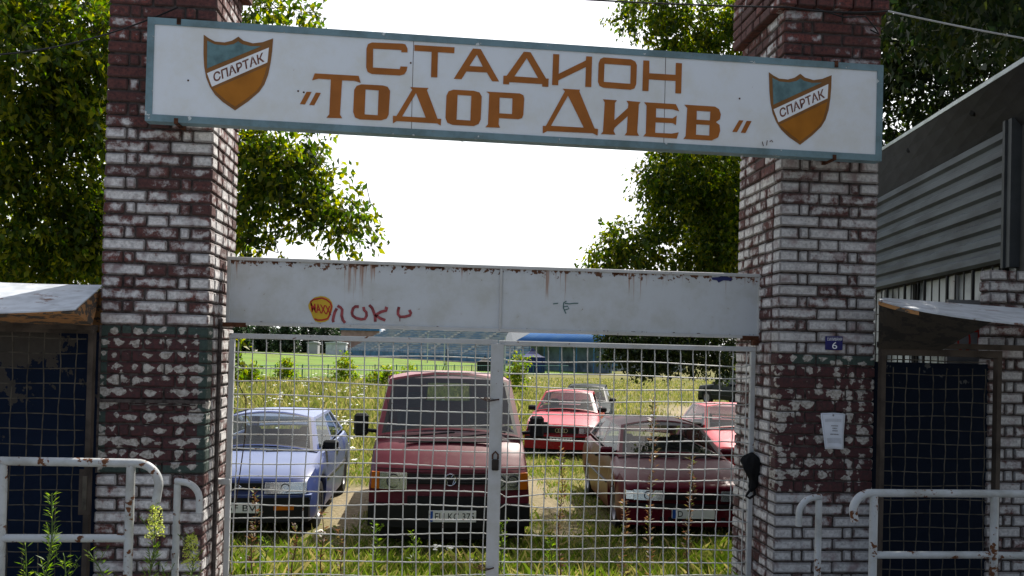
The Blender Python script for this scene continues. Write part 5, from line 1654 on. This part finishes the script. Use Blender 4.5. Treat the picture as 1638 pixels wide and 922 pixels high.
# blue roofed hut, tents and masts in front of the near end of the stand
hut = thing('roofed_hut', 'low stadium hut with a long blue corrugated roof in front of the grandstand', 'hut', P(870, 585, 112).to_tuple()[:2] + (Z0,))
def hp(px, y, z): 
    v = P(px, 560, y); v.z = z; return v
ra, rb_ = hp(822, 118, 0), hp(950, 104, 0)
dv = (rb_ - ra).normalized(); ov = Vector((-dv.y, dv.x, 0)); ov = ov if ov.y > 0 else -ov
LH = (rb_ - ra).length
zt1, zt0 = P(870, 524, 116).z, P(870, 547.5, 110).z
m, t, b = newmat('blue_corrugated_roof'); q = N(t); p = q.obj()
q.lk(q.mix(q.smooth(q.noise(p, .6, 4), .4, .7), (.03, .105, .27), (.05, .13, .27)), b.inputs['Base Color']); b.inputs['Roughness'].default_value = .85; b.inputs['Specular IOR Level'].default_value = .1
mb = MB()
def hf(u, v): return ra + dv * (LH * u) + ov * (v * 4.5) + Vector((0, 0, zt0 + (zt1 - zt0) * v + .06 * sin(u * LH * 9)))
mb.grid(hf, 160, 2); o = mb.build('roof', m, hut, smooth=True, sharp=0); mm = o.modifiers.new('t', 'SOLIDIFY'); mm.thickness = .06
mb = MB(); mb.add([ra + Vector((0, 0, zt0 - .05)), ra + ov * 4.5 + Vector((0, 0, zt1 - .05)), ra + ov * 4.5 + Vector((0, 0, zt0 - .05))], [(0, 1, 2), (2, 1, 0)])
mb.build('gable', bluep, hut)
mb = MB(); mb.add([hp(805, 121, zt0 + .05) - Vector((0, 0, .0)), ra + Vector((-.05, 0, zt0)), ra + ov * 4.5 + Vector((-.05, 0, zt1)), hp(815, 125, zt1 - .2)], [(0, 1, 2, 3), (3, 2, 1, 0)])
mb.build('side_roof', plain('grey_felt', (.17, .185, .20), .9), hut)
for k in range(6):
    c = ra + dv * (LH * (k + .02) / 5.05) + ov * .1
    MB().tube([(c.x, c.y, Z0), (c.x, c.y, zt0)], .07, 6).build('post', bluep, hut)
mb = MB(); c0 = ra + ov * 3; c1 = c0 + dv * LH
mb.add([c0 + Vector((0, 0, Z0)), c1 + Vector((0, 0, Z0)), c1 + Vector((0, 0, zt0 + .2)), c0 + Vector((0, 0, zt0 + .2)), c0 + ov * .2 + Vector((0, 0, Z0)), c1 + ov * .2 + Vector((0, 0, Z0)), c1 + ov * .2 + Vector((0, 0, zt0 + .2)), c0 + ov * .2 + Vector((0, 0, zt0 + .2))],
       [(0, 1, 2, 3), (7, 6, 5, 4), (0, 4, 5, 1), (1, 5, 6, 2), (2, 6, 7, 3), (3, 7, 4, 0)])
mb.build('wall', plain('hut_wall', (.16, .20, .24), .8, var=.4, scale=.6), hut)
tentb = plain('dark_blue_canvas', (.012, .025, .12), .7, var=.4, scale=2)
def tent(px, Y, wpx, ztoppx, label, mat, topmat=None):
    s = Y / FPX; c = hp(px, Y, Z0); w_ = wpx * s; h = P(px, ztoppx, Y).z - Z0
    r = thing('canvas_tent', label, 'tent', c)
    mb = MB(); n = 8
    for k in range(4):
        a0, a1 = k * pi / 2 + pi / 4, (k + 1) * pi / 2 + pi / 4
        p0 = c + Vector((w_ / 2 * 1.41 * cos(a0), w_ / 2 * 1.41 * sin(a0), h * .62)); p1 = c + Vector((w_ / 2 * 1.41 * cos(a1), w_ / 2 * 1.41 * sin(a1), h * .62)); ap = c + Vector((0, 0, h))
        mb.grid(lambda u, v: (p0 * (1 - u) + p1 * u) * (1 - v) + ap * v - Vector((0, 0, .25 * sin(pi * v))), 4, 4)
    mb.build('top', topmat or mat, r)
    MB().box(c.x - w_ / 2 + .05, c.x + w_ / 2 - .05, c.y - w_ / 2 + .05, c.y + w_ / 2 - .05, Z0, Z0 + h * .62).build('side_walls', mat, r)
tent(852, 102, 38, 556, 'dark blue canvas tent with a white ridge beside the stand, behind a bright shrub', tentb)
tent(776, 104, 26, 569, 'small black tent at the foot of the grandstand behind the gate post', M['black'])
for (px, Y, zt_px, lab) in ((684, 150, 548, 'thin pale mast before the grandstand, left of its neighbour'), (711, 140, 550, 'thin pale mast in front of the grandstand, just right of another'), (808, 104, 552, 'pale mast close behind the middle gate post')):
    c = hp(px, Y, Z0); tag(MB().tube([c, (c.x, c.y, P(px, zt_px - 14, Y).z)], [.11, .08], 6).build('mast', M['gate_frame'], loc=c), lab, 'mast')
for (px, Y, lean, lab) in ((714, 84, 0, 'thin dark upright pole at the near edge of the pitch'), (706, 83, .25, 'leaning dark post at the near edge of the pitch')):
    c = hp(px, Y, Z0); tag(MB().tube([c, c + Vector((lean * 1.6, 0, 2.6 if lean == 0 else 1.2))], .05, 6).build('post', M['black'], loc=c), lab, 'post')

# low green fence along the pitch
fc = thing('pitch_fence', 'low green tube fence along the near edge of the pitch', 'fence', (NL.x, NL.y, Z0))
teal = plain('teal_paint', (.035, .13, .11), .6)
dN = (NR - NL); LN = dN.length; dN.normalize()
NL2 = NL + Vector((0, -.8, 0))
f0, f1 = 28.0, LN - 2
mb = MB()
for z in (.12, 1.05): mb.tube([NL2 + dN * f0 + Vector((0, 0, Z0 + z)), NL2 + dN * f1 + Vector((0, 0, Z0 + z))], .03, 5)
mb.build('rail', teal, fc)
k = f0
while k < f1:
    c = NL2 + dN * k; MB().tube([c + Vector((0, 0, Z0)), c + Vector((0, 0, Z0 + 1.15))], .045, 6).build('post', teal, fc); k += 2.6
mb = MB(); k = f0
while k < f1: c = NL2 + dN * k; mb.tube([c + Vector((0, 0, Z0 + .12)), c + Vector((0, 0, Z0 + 1.05))], .012, 4, cap=False); k += .33
mb.build('bars', teal, fc)

# far left: tree line, white sheds
for i, (px, w_, top, Y) in enumerate(((352, 30, 512, 290), (384, 32, 508, 285), (420, 36, 505, 292), (457, 34, 503, 280), (492, 32, 506, 296), (524, 28, 508, 288), (546, 24, 512, 300))):
    s = Y / FPX; c = hp(px, Y, Z0); h = P(px, top, Y).z - Z0
    cl = [((c.x + rnd.uniform(-1, 1), c.y, Z0 + h * .62), (w_ * s * .55, 3.5, h * .36), 1300), ((c.x + rnd.uniform(-2.5, 2.5), c.y - 1, Z0 + h * .3), (w_ * s * .6, 3.5, h * .3), 1200), ((c.x, c.y + 2, Z0 + h * .12), (w_ * s * .7, 2.5, h * .14), 500)]
    tree('distant_tree', ['rounded', 'broad', 'tall', 'tall dark', 'spreading', 'narrow', 'small'][i] + ' tree in the dark row beyond the pitch, number %s from the left pillar' % ['one', 'two', 'three', 'four', 'five', 'six', 'seven'][i],
         (c.x, c.y, Z0), cl, .8, M['leaf_far'], M['bark'], .25, h * .3, .7, 'row of trees beyond the pitch', 10, 1.2)
shedw = plain('white_shed_wall', (.55, .58, .60), .7, var=.2, scale=.8)
def shed(px0, px1, ptop, Y, label, mat, cat='shed'):
    a_, b_ = hp(px0, Y, Z0), hp(px1, Y, Z0); h = P(px0, ptop, Y).z - Z0
    r = thing('white_shed', label, cat, a_.lerp(b_, .5))
    MB().box(a_.x, b_.x, Y, Y + 5, Z0, Z0 + h * .85).build('wall', mat, r)
    mb = MB(); xm_ = (a_.x + b_.x) / 2
    mb.prism([[(a_.x - .3, Y - .3, Z0 + h * .852), (b_.x + .3, Y - .3, Z0 + h * .852), (b_.x + .2, Y - .3, Z0 + h * .92), (xm_, Y - .3, Z0 + h), (a_.x - .2, Y - .3, Z0 + h * .92)]], (0, 5.6, 0))
    mb.build('roof', M['gate_sheet'] if False else mat, r)
shed(521, 553, 546, 250, 'long white shed beyond the pitch at the left end of the grandstand', shedw)
shed(491, 508, 546, 262, 'small pale shed beyond the pitch, left of the long white one', plain('grey_shed', (.35, .36, .37), .8))
hs = hp(396, 310, Z0)
shed(385, 408, 524, 305, 'pale house front among the dark trees beyond the pitch', plain('house_wall', (.55, .52, .47), .8), 'house')
br_ = thing('brick_annex', 'low brick annex with a flat blue roof left of the grandstand', 'building', hp(572, 262, Z0))
a_, b_ = hp(545, 262, Z0), hp(604, 262, Z0)
MB().box(a_.x, b_.x, 262, 270, Z0, P(570, 529, 262).z).build('wall', plain('annex_wall', (.28, .19, .16), .9, var=.2, scale=.5), br_)
MB().box(a_.x - .3, b_.x + .5, 261.5, 270.5, P(570, 529, 262).z + .01, P(570, 519, 262).z).build('roof', bluep, br_)

# ------------------------------------------------------------------ shrubs, weeds, grass
for (px, Y, wpx, top, lab) in ((400, 58, 16, 588, 'small bright shrub at the far left of the meadow, beside the left gate post'), (456, 62, 18, 575, 'conical bright green shrub in front of the green pitch fence, far left'), (551, 62, 20, 570, 'bushy green shrub at the meadow edge above the blue hatchback'),
                             (615, 56, 24, 589, 'low spreading shrub just left of the van roof'), (652, 58, 16, 591, 'pale low shrub partly behind the van roof'), (828, 50, 20, 566, 'bright sumac-like shrub standing just right of the middle gate post'), (1180, 62, 16, 588, 'shrub at the meadow edge beside the right pillar')):
    s = Y / FPX; c = hp(px, Y, gz(0, Y).item()); h = P(px, top, Y).z - c.z
    r_ = wpx * s
    tree('shrub', lab, c, [((c.x, c.y, c.z + h * .35), (r_, r_ * .8, h * .36), 420), ((c.x + r_ * .15, c.y, c.z + h * .7), (r_ * .55, r_ * .5, h * .3), 200)], .24, M['shrub'], M['bark'], .04, h * .2, .5, 'shrubs at the meadow edge', 8, .4, -.2, 'shrub')

M['weed'] = leafmat('weed_leaf', (.05, .10, .012), (.09, .15, .02), (.14, .19, .03), .4)
M['weed_dry'] = leafmat('dry_weed_leaf', (.07, .035, .02), (.10, .06, .03), (.07, .09, .02), .35)
M['stem'] = plain('green_stem', (.07, .11, .025), .7)
M['stem_dry'] = plain('brown_stem', (.09, .05, .03), .8)
M['bloom'] = leafmat('pale_bloom', (.22, .25, .05), (.28, .32, .08), (.35, .36, .14), .45)


def weed(name, label, px, pytop, Y, kind='horseweed', z0=None, group=None, sway=.03):
    top_ = P(px, pytop, Y); z0 = z0 if z0 is not None else gz(0, Y).item()
    base = Vector((top_.x + rnd.uniform(-sway, sway) * 2, Y, z0)); H = top_.z - z0
    r = thing(name, label, 'weed', base, group)
    pts = [base.lerp(top_, k / 8) + Vector((sway * .4 * sin(k * 1.3), 0, 0)) for k in range(9)]
    dry = kind == 'dry'
    sb = MB(); sb.tube(pts, [.006 - .0004 * k for k in range(9)], 5)
    cen, ax, nm, ln = [], [], [], []
    bl_c = []
    n = int(H * (150 if kind == 'horseweed' else 130 if not dry else 170))
    for k in range(n):
        u = rnd.random() ** .8
        p_ = pts[min(7, int(u * 8))].lerp(pts[min(8, int(u * 8) + 1)], u * 8 - int(u * 8))
        a_ = rnd.uniform(0, 2 * pi); up = rnd.uniform(.3, 1.1)
        d = Vector((cos(a_), sin(a_), up)).normalized()
        if dry: L_ = rnd.uniform(.018, .045); off = rnd.uniform(0, .022)
        else: L_ = (.075 - .04 * u) * rnd.uniform(.7, 1.2); off = .01
        cen.append(p_ + d * (L_ * .5 + off)); ax.append(d); nm.append(Vector((rnd.uniform(-1, 1), rnd.uniform(-1, 1), 1.2))); ln.append(L_)
    if not dry:      # short side shoots
        for k in range(int(10 * H)):
            u = rnd.uniform(.35, .92); p_ = base.lerp(top_, u); a_ = rnd.uniform(0, 2 * pi)
            tip = p_ + Vector((cos(a_) * .07, sin(a_) * .07, .09))
            sb.tube([p_, tip], .002, 4, cap=False)
            for j in range(9):
                d = Vector((rnd.gauss(0, .6), rnd.gauss(0, .6), .8)).normalized(); L_ = rnd.uniform(.014, .03)
                cen.append(p_.lerp(tip, rnd.uniform(.3, 1)) + d * L_ * .5); ax.append(d); nm.append(Vector((rnd.uniform(-1, 1), rnd.uniform(-1, 1), .6))); ln.append(L_)
    sb.build('stem', M['stem_dry'] if dry else M['stem'], r)
    wr = .45 if dry else .16
    V, Q = leafgeo(np.array(cen), np.array(ax), np.array(nm), np.array(ln), np.array(ln) * wr)
    npmesh('leaves', V, Q, M['weed_dry'] if dry else M['weed'], r)
    if kind == 'bloom':
        cen, ax, nm, ln = [], [], [], []
        for k in range(420):
            u = rnd.random(); rr = .052 * (1 - .45 * u) * sqrt(rnd.random()); a_ = rnd.uniform(0, 2 * pi)
            cen.append(top_ + Vector((rr * cos(a_), rr * sin(a_), -.17 + .17 * u))); ax.append(Vector((rnd.gauss(0, 1), rnd.gauss(0, 1), .8))); nm.append(Vector((rnd.gauss(0, 1), rnd.gauss(0, 1), .5))); ln.append(rnd.uniform(.006, .014))
        V, Q = leafgeo(np.array(cen), np.array(ax), np.array(nm), np.array(ln), np.array(ln) * .8)
        npmesh('blossoms', V, Q, M['bloom'], r)
weed('weed', 'tall green leafy weed in front of the left railing', 86, 790, 4.35, z0=0)
weed('weed', 'short green weed at the left corner below the railing', 44, 874, 4.3, z0=0)
weed('weed', 'small leaning green weed just right of the tall one', 106, 890, 4.3, z0=0)
weed('weed', 'small slanting weed before the left edge of the left pillar', 150, 882, 4.4, z0=0, sway=.08)
weed('weed', 'pale flowering weed below the hooked end of the left railing', 249, 808, 4.5, 'bloom', z0=0)
weed('weed', 'shorter pale flowering weed beside the left hooked post', 306, 856, 4.7, 'bloom', z0=0)
weed('weed', 'small leafy weed at the foot of the left hooked post', 262, 905, 4.6, z0=0)
for (px, top_, Y, kd, lab) in ((408, 780, 5.78, 'dry', 'brown dry weed against the mesh before the blue hatchback plate'), (474, 840, 5.9, 'dry', 'short brown weed behind the mesh, right of the first dry one'), (516, 815, 6.0, 'dry', 'thin brown weed behind the mesh left of the van'), (545, 845, 5.95, 'dry', 'low brown weed beside the left side of the van'),
                          (1046, 640, 5.8, 'dry', 'tall dark climbing weed on the mesh over the dark red hatchback'), (1108, 735, 5.85, 'dry', 'dark weed on the mesh in front of the dark red hatchback emblem'), (898, 715, 5.85, 'dry', 'tall dry weed between the van and the dark red hatchback'), (1000, 800, 5.8, 'dry', 'short dark weed in front of the dark red hatchback headlight'),
                          (880, 860, 6.0, 'w', 'green weed right of the van front wheel'), (600, 838, 6.4, 'w', 'green weed before the left corner of the van'), (660, 850, 6.5, 'w', 'green weed below the van number plate'), (800, 835, 6.3, 'w', 'green weed hugging the middle gate post'), (425, 862, 6.2, 'w', 'green weed under the blue hatchback headlight')):
    weed('weed', lab, px, top_, Y, 'dry' if kd == 'dry' else 'horseweed', z0=max(-.4, gz(0, Y).item()))
# twig with leaves behind the gate's upper left corner
c = P(385, 560, 6.5)
tree('sapling', 'thin leafy sapling behind the left gate post at the top of the mesh', (c.x - .05, 6.5, -.2), [(P(384, 545, 6.5), (.05, .05, .07), 26), (P(380, 578, 6.5), (.05, .05, .08), 40), (P(390, 592, 6.5), (.05, .05, .05), 16), (P(374, 600, 6.5), (.05, .05, .09), 40)], .05, M['leaf_l'], M['bark'], .006, 1.2, .5, None, 8, .08, .5, 'sapling')


def blades(name, label, n, xr, yr_, hr, wd, mat, keep, lean=.35, curve=True):
    out = 0
    xs_ = rng.uniform(*xr, n); u = rng.random(n)
    ys_ = yr_[0] * (yr_[1] / yr_[0]) ** u
    xs_ = xs_ * (ys_ / yr_[1]) if keep == 'fan' else xs_
    return xs_, ys_


def grassmesh(name, xs_, ys_, h, wd, lean, mat):
    n = len(xs_)
    z = gz(xs_, ys_) - .01
    a_ = rng.uniform(0, 2 * pi, n); sx, sy = np.cos(a_), np.sin(a_)
    lx = rng.normal(size=n) * lean * h; ly = rng.normal(size=n) * lean * h
    b0 = np.stack([xs_ - sx * wd / 2, ys_ - sy * wd / 2, z], 1); b1 = np.stack([xs_ + sx * wd / 2, ys_ + sy * wd / 2, z], 1)
    m1 = np.stack([xs_ + lx * .35 + sx * wd * .35, ys_ + ly * .35 + sy * wd * .35, z + h * .6], 1)
    tp = np.stack([xs_ + lx, ys_ + ly, z + h], 1)
    V = np.stack([b0, b1, m1, tp], 1).reshape(-1, 3)
    Q = np.arange(n * 4).reshape(n, 4)
    return npmesh(name, V, Q, mat)


M['grass'] = leafmat('lush_grass', (.042, .072, .011), (.075, .108, .018), (.20, .175, .07), .35, .5)
M['meadow'] = leafmat('dry_meadow', (.062, .080, .019), (.092, .104, .028), (.19, .17, .07), .35, .6)
# near grass: lush strip just behind the gate, thinner around the cars
n = 70000
xx = rng.uniform(-3.4, 4.2, n); yy = 5.9 + 12.5 * rng.random(n) ** 1.35
dd = dirt(xx, yy); cl_ = vnoise(xx, yy, 1.7, 9) * .6 + vnoise(xx, yy, 5, 4) * .4
k = rng.random(n) < np.clip((1 - dd * 1.25) * (.25 + cl_ * 1.3), 0, 1)
xx, yy, cl_ = xx[k], yy[k], cl_[k]
hh = (.04 + .20 * cl_ ** 1.3 * rng.random(len(xx)) + .20 * np.clip((10.2 - yy) / 2.5, 0, 1) * rng.random(len(xx)) * (.3 + cl_))
tag(grassmesh('near_grass', xx, yy, hh, .006, .4, M['grass']), 'lush green grass growing round the parked cars', 'grass', None, 'stuff')
# meadow: coarse blades in tufts out to the pitch
n = 90000
yy = 14 * (84 / 14) ** (rng.random(n) ** .8); xx = rng.uniform(-.42, .62, n) * yy + rng.normal(size=n) * .5
dd = dirt(xx, yy); cl_ = vnoise(xx, yy, .45, 12) * .6 + vnoise(xx, yy, 1.6, 14) * .4
k = rng.random(n) < np.clip((1 - dd * 1.1) * (.2 + cl_ * 1.4), 0, 1)
# the lot where the cars stand is grazed short, and the pitch is mown
k &= yy < 36.3 + 1.09 * (xx + 40)
xx, yy, cl_ = xx[k], yy[k], cl_[k]
tall = np.clip((yy - 15) / 8, 0, 1) * np.where(xx > .10 * yy + .5, .28, 1.0) * np.clip((95 - yy) / 40, .35, 1)
hh = .12 + .5 * cl_ * tall * (.5 + .8 * rng.random(len(xx)))
tag(grassmesh('meadow', xx, yy, hh, .007 + .0011 * yy, .3, M['meadow']), 'dry yellow-green meadow between the cars and the pitch', 'meadow', None, 'stuff')
# white umbel flowers
M['flower'] = plain('white_petals', (.72, .72, .66), .8, var=.05)
n = 900
yy = 15 * (70 / 15) ** rng.random(n); xx = rng.uniform(-.30, .02, n) * yy
k = (vnoise(xx, yy, .5, 21) > .52) & (rng.random(n) < np.where(xx > -.08 * yy, .25, 1))
xx, yy = xx[k], yy[k]
extra = np.array([(P(392, 893, 7.6).x, 7.6), (P(380, 900, 7.5).x, 7.5), (P(746, 897, 7.6).x, 7.6), (P(755, 899, 7.55).x, 7.55), (P(697, 876, 8).x, 8), (P(718, 876, 8).x, 8), (P(512, 850, 7.8).x, 7.8), (P(404, 912, 7.4).x, 7.4)])
exz = np.array([P(392, 893, 7.6).z, P(380, 900, 7.5).z, P(746, 897, 7.6).z, P(755, 899, 7.55).z, P(697, 876, 8).z, P(718, 876, 8).z, P(512, 850, 7.8).z, P(404, 912, 7.4).z])
zz = gz(xx, yy) + .25 + .35 * rng.random(len(xx))
xx = np.concatenate([xx, extra[:, 0]]); yy = np.concatenate([yy, extra[:, 1]]); zz = np.concatenate([zz, exz])
fm_ = MB()
for x, y, z in zip(xx, yy, zz):
    r_ = .022 + .0012 * min(y, 60) + rnd.uniform(0, .012)
    z0 = gz(x, y).item()
    for j in range(5 if y < 20 else 3):
        c0 = Vector((x + rnd.gauss(0, r_ * .6), y + rnd.gauss(0, r_ * .6), z + rnd.gauss(0, r_ * .2)))
        fm_.add([c0 + Vector((r_ * .6 * cos(a_ * pi / 3), r_ * .6 * sin(a_ * pi / 3), 0)) for a_ in range(6)] + [c0 + Vector((0, 0, r_ * .25)), c0 - Vector((0, 0, r_ * .25))],
                [(a_, (a_ + 1) % 6, 6) for a_ in range(6)] + [((a_ + 1) % 6, a_, 7) for a_ in range(6)])
tag(fm_.build('wild_flowers', M['flower']), 'white umbel flowers scattered through the meadow', 'flowers', None, 'stuff')
c = P(1045, 655, 30); c.z = gz(0, 30).item() + .16
mb = MB()
mb.grid(lambda u, v: Vector((c.x + .16 * sin(pi * v) * cos(2 * pi * u) * (1 + .25 * sin(5 * u * 2 * pi + 3 * v)), c.y + .14 * sin(pi * v) * sin(2 * pi * u), c.z + .15 * cos(pi * v) * (1 + .1 * sin(9 * u)))), 14, 8)
tag(mb.build('plastic_bag', M['white_paint'], loc=c), 'white plastic bag lying in the meadow behind the dark red hatchback', 'bag')
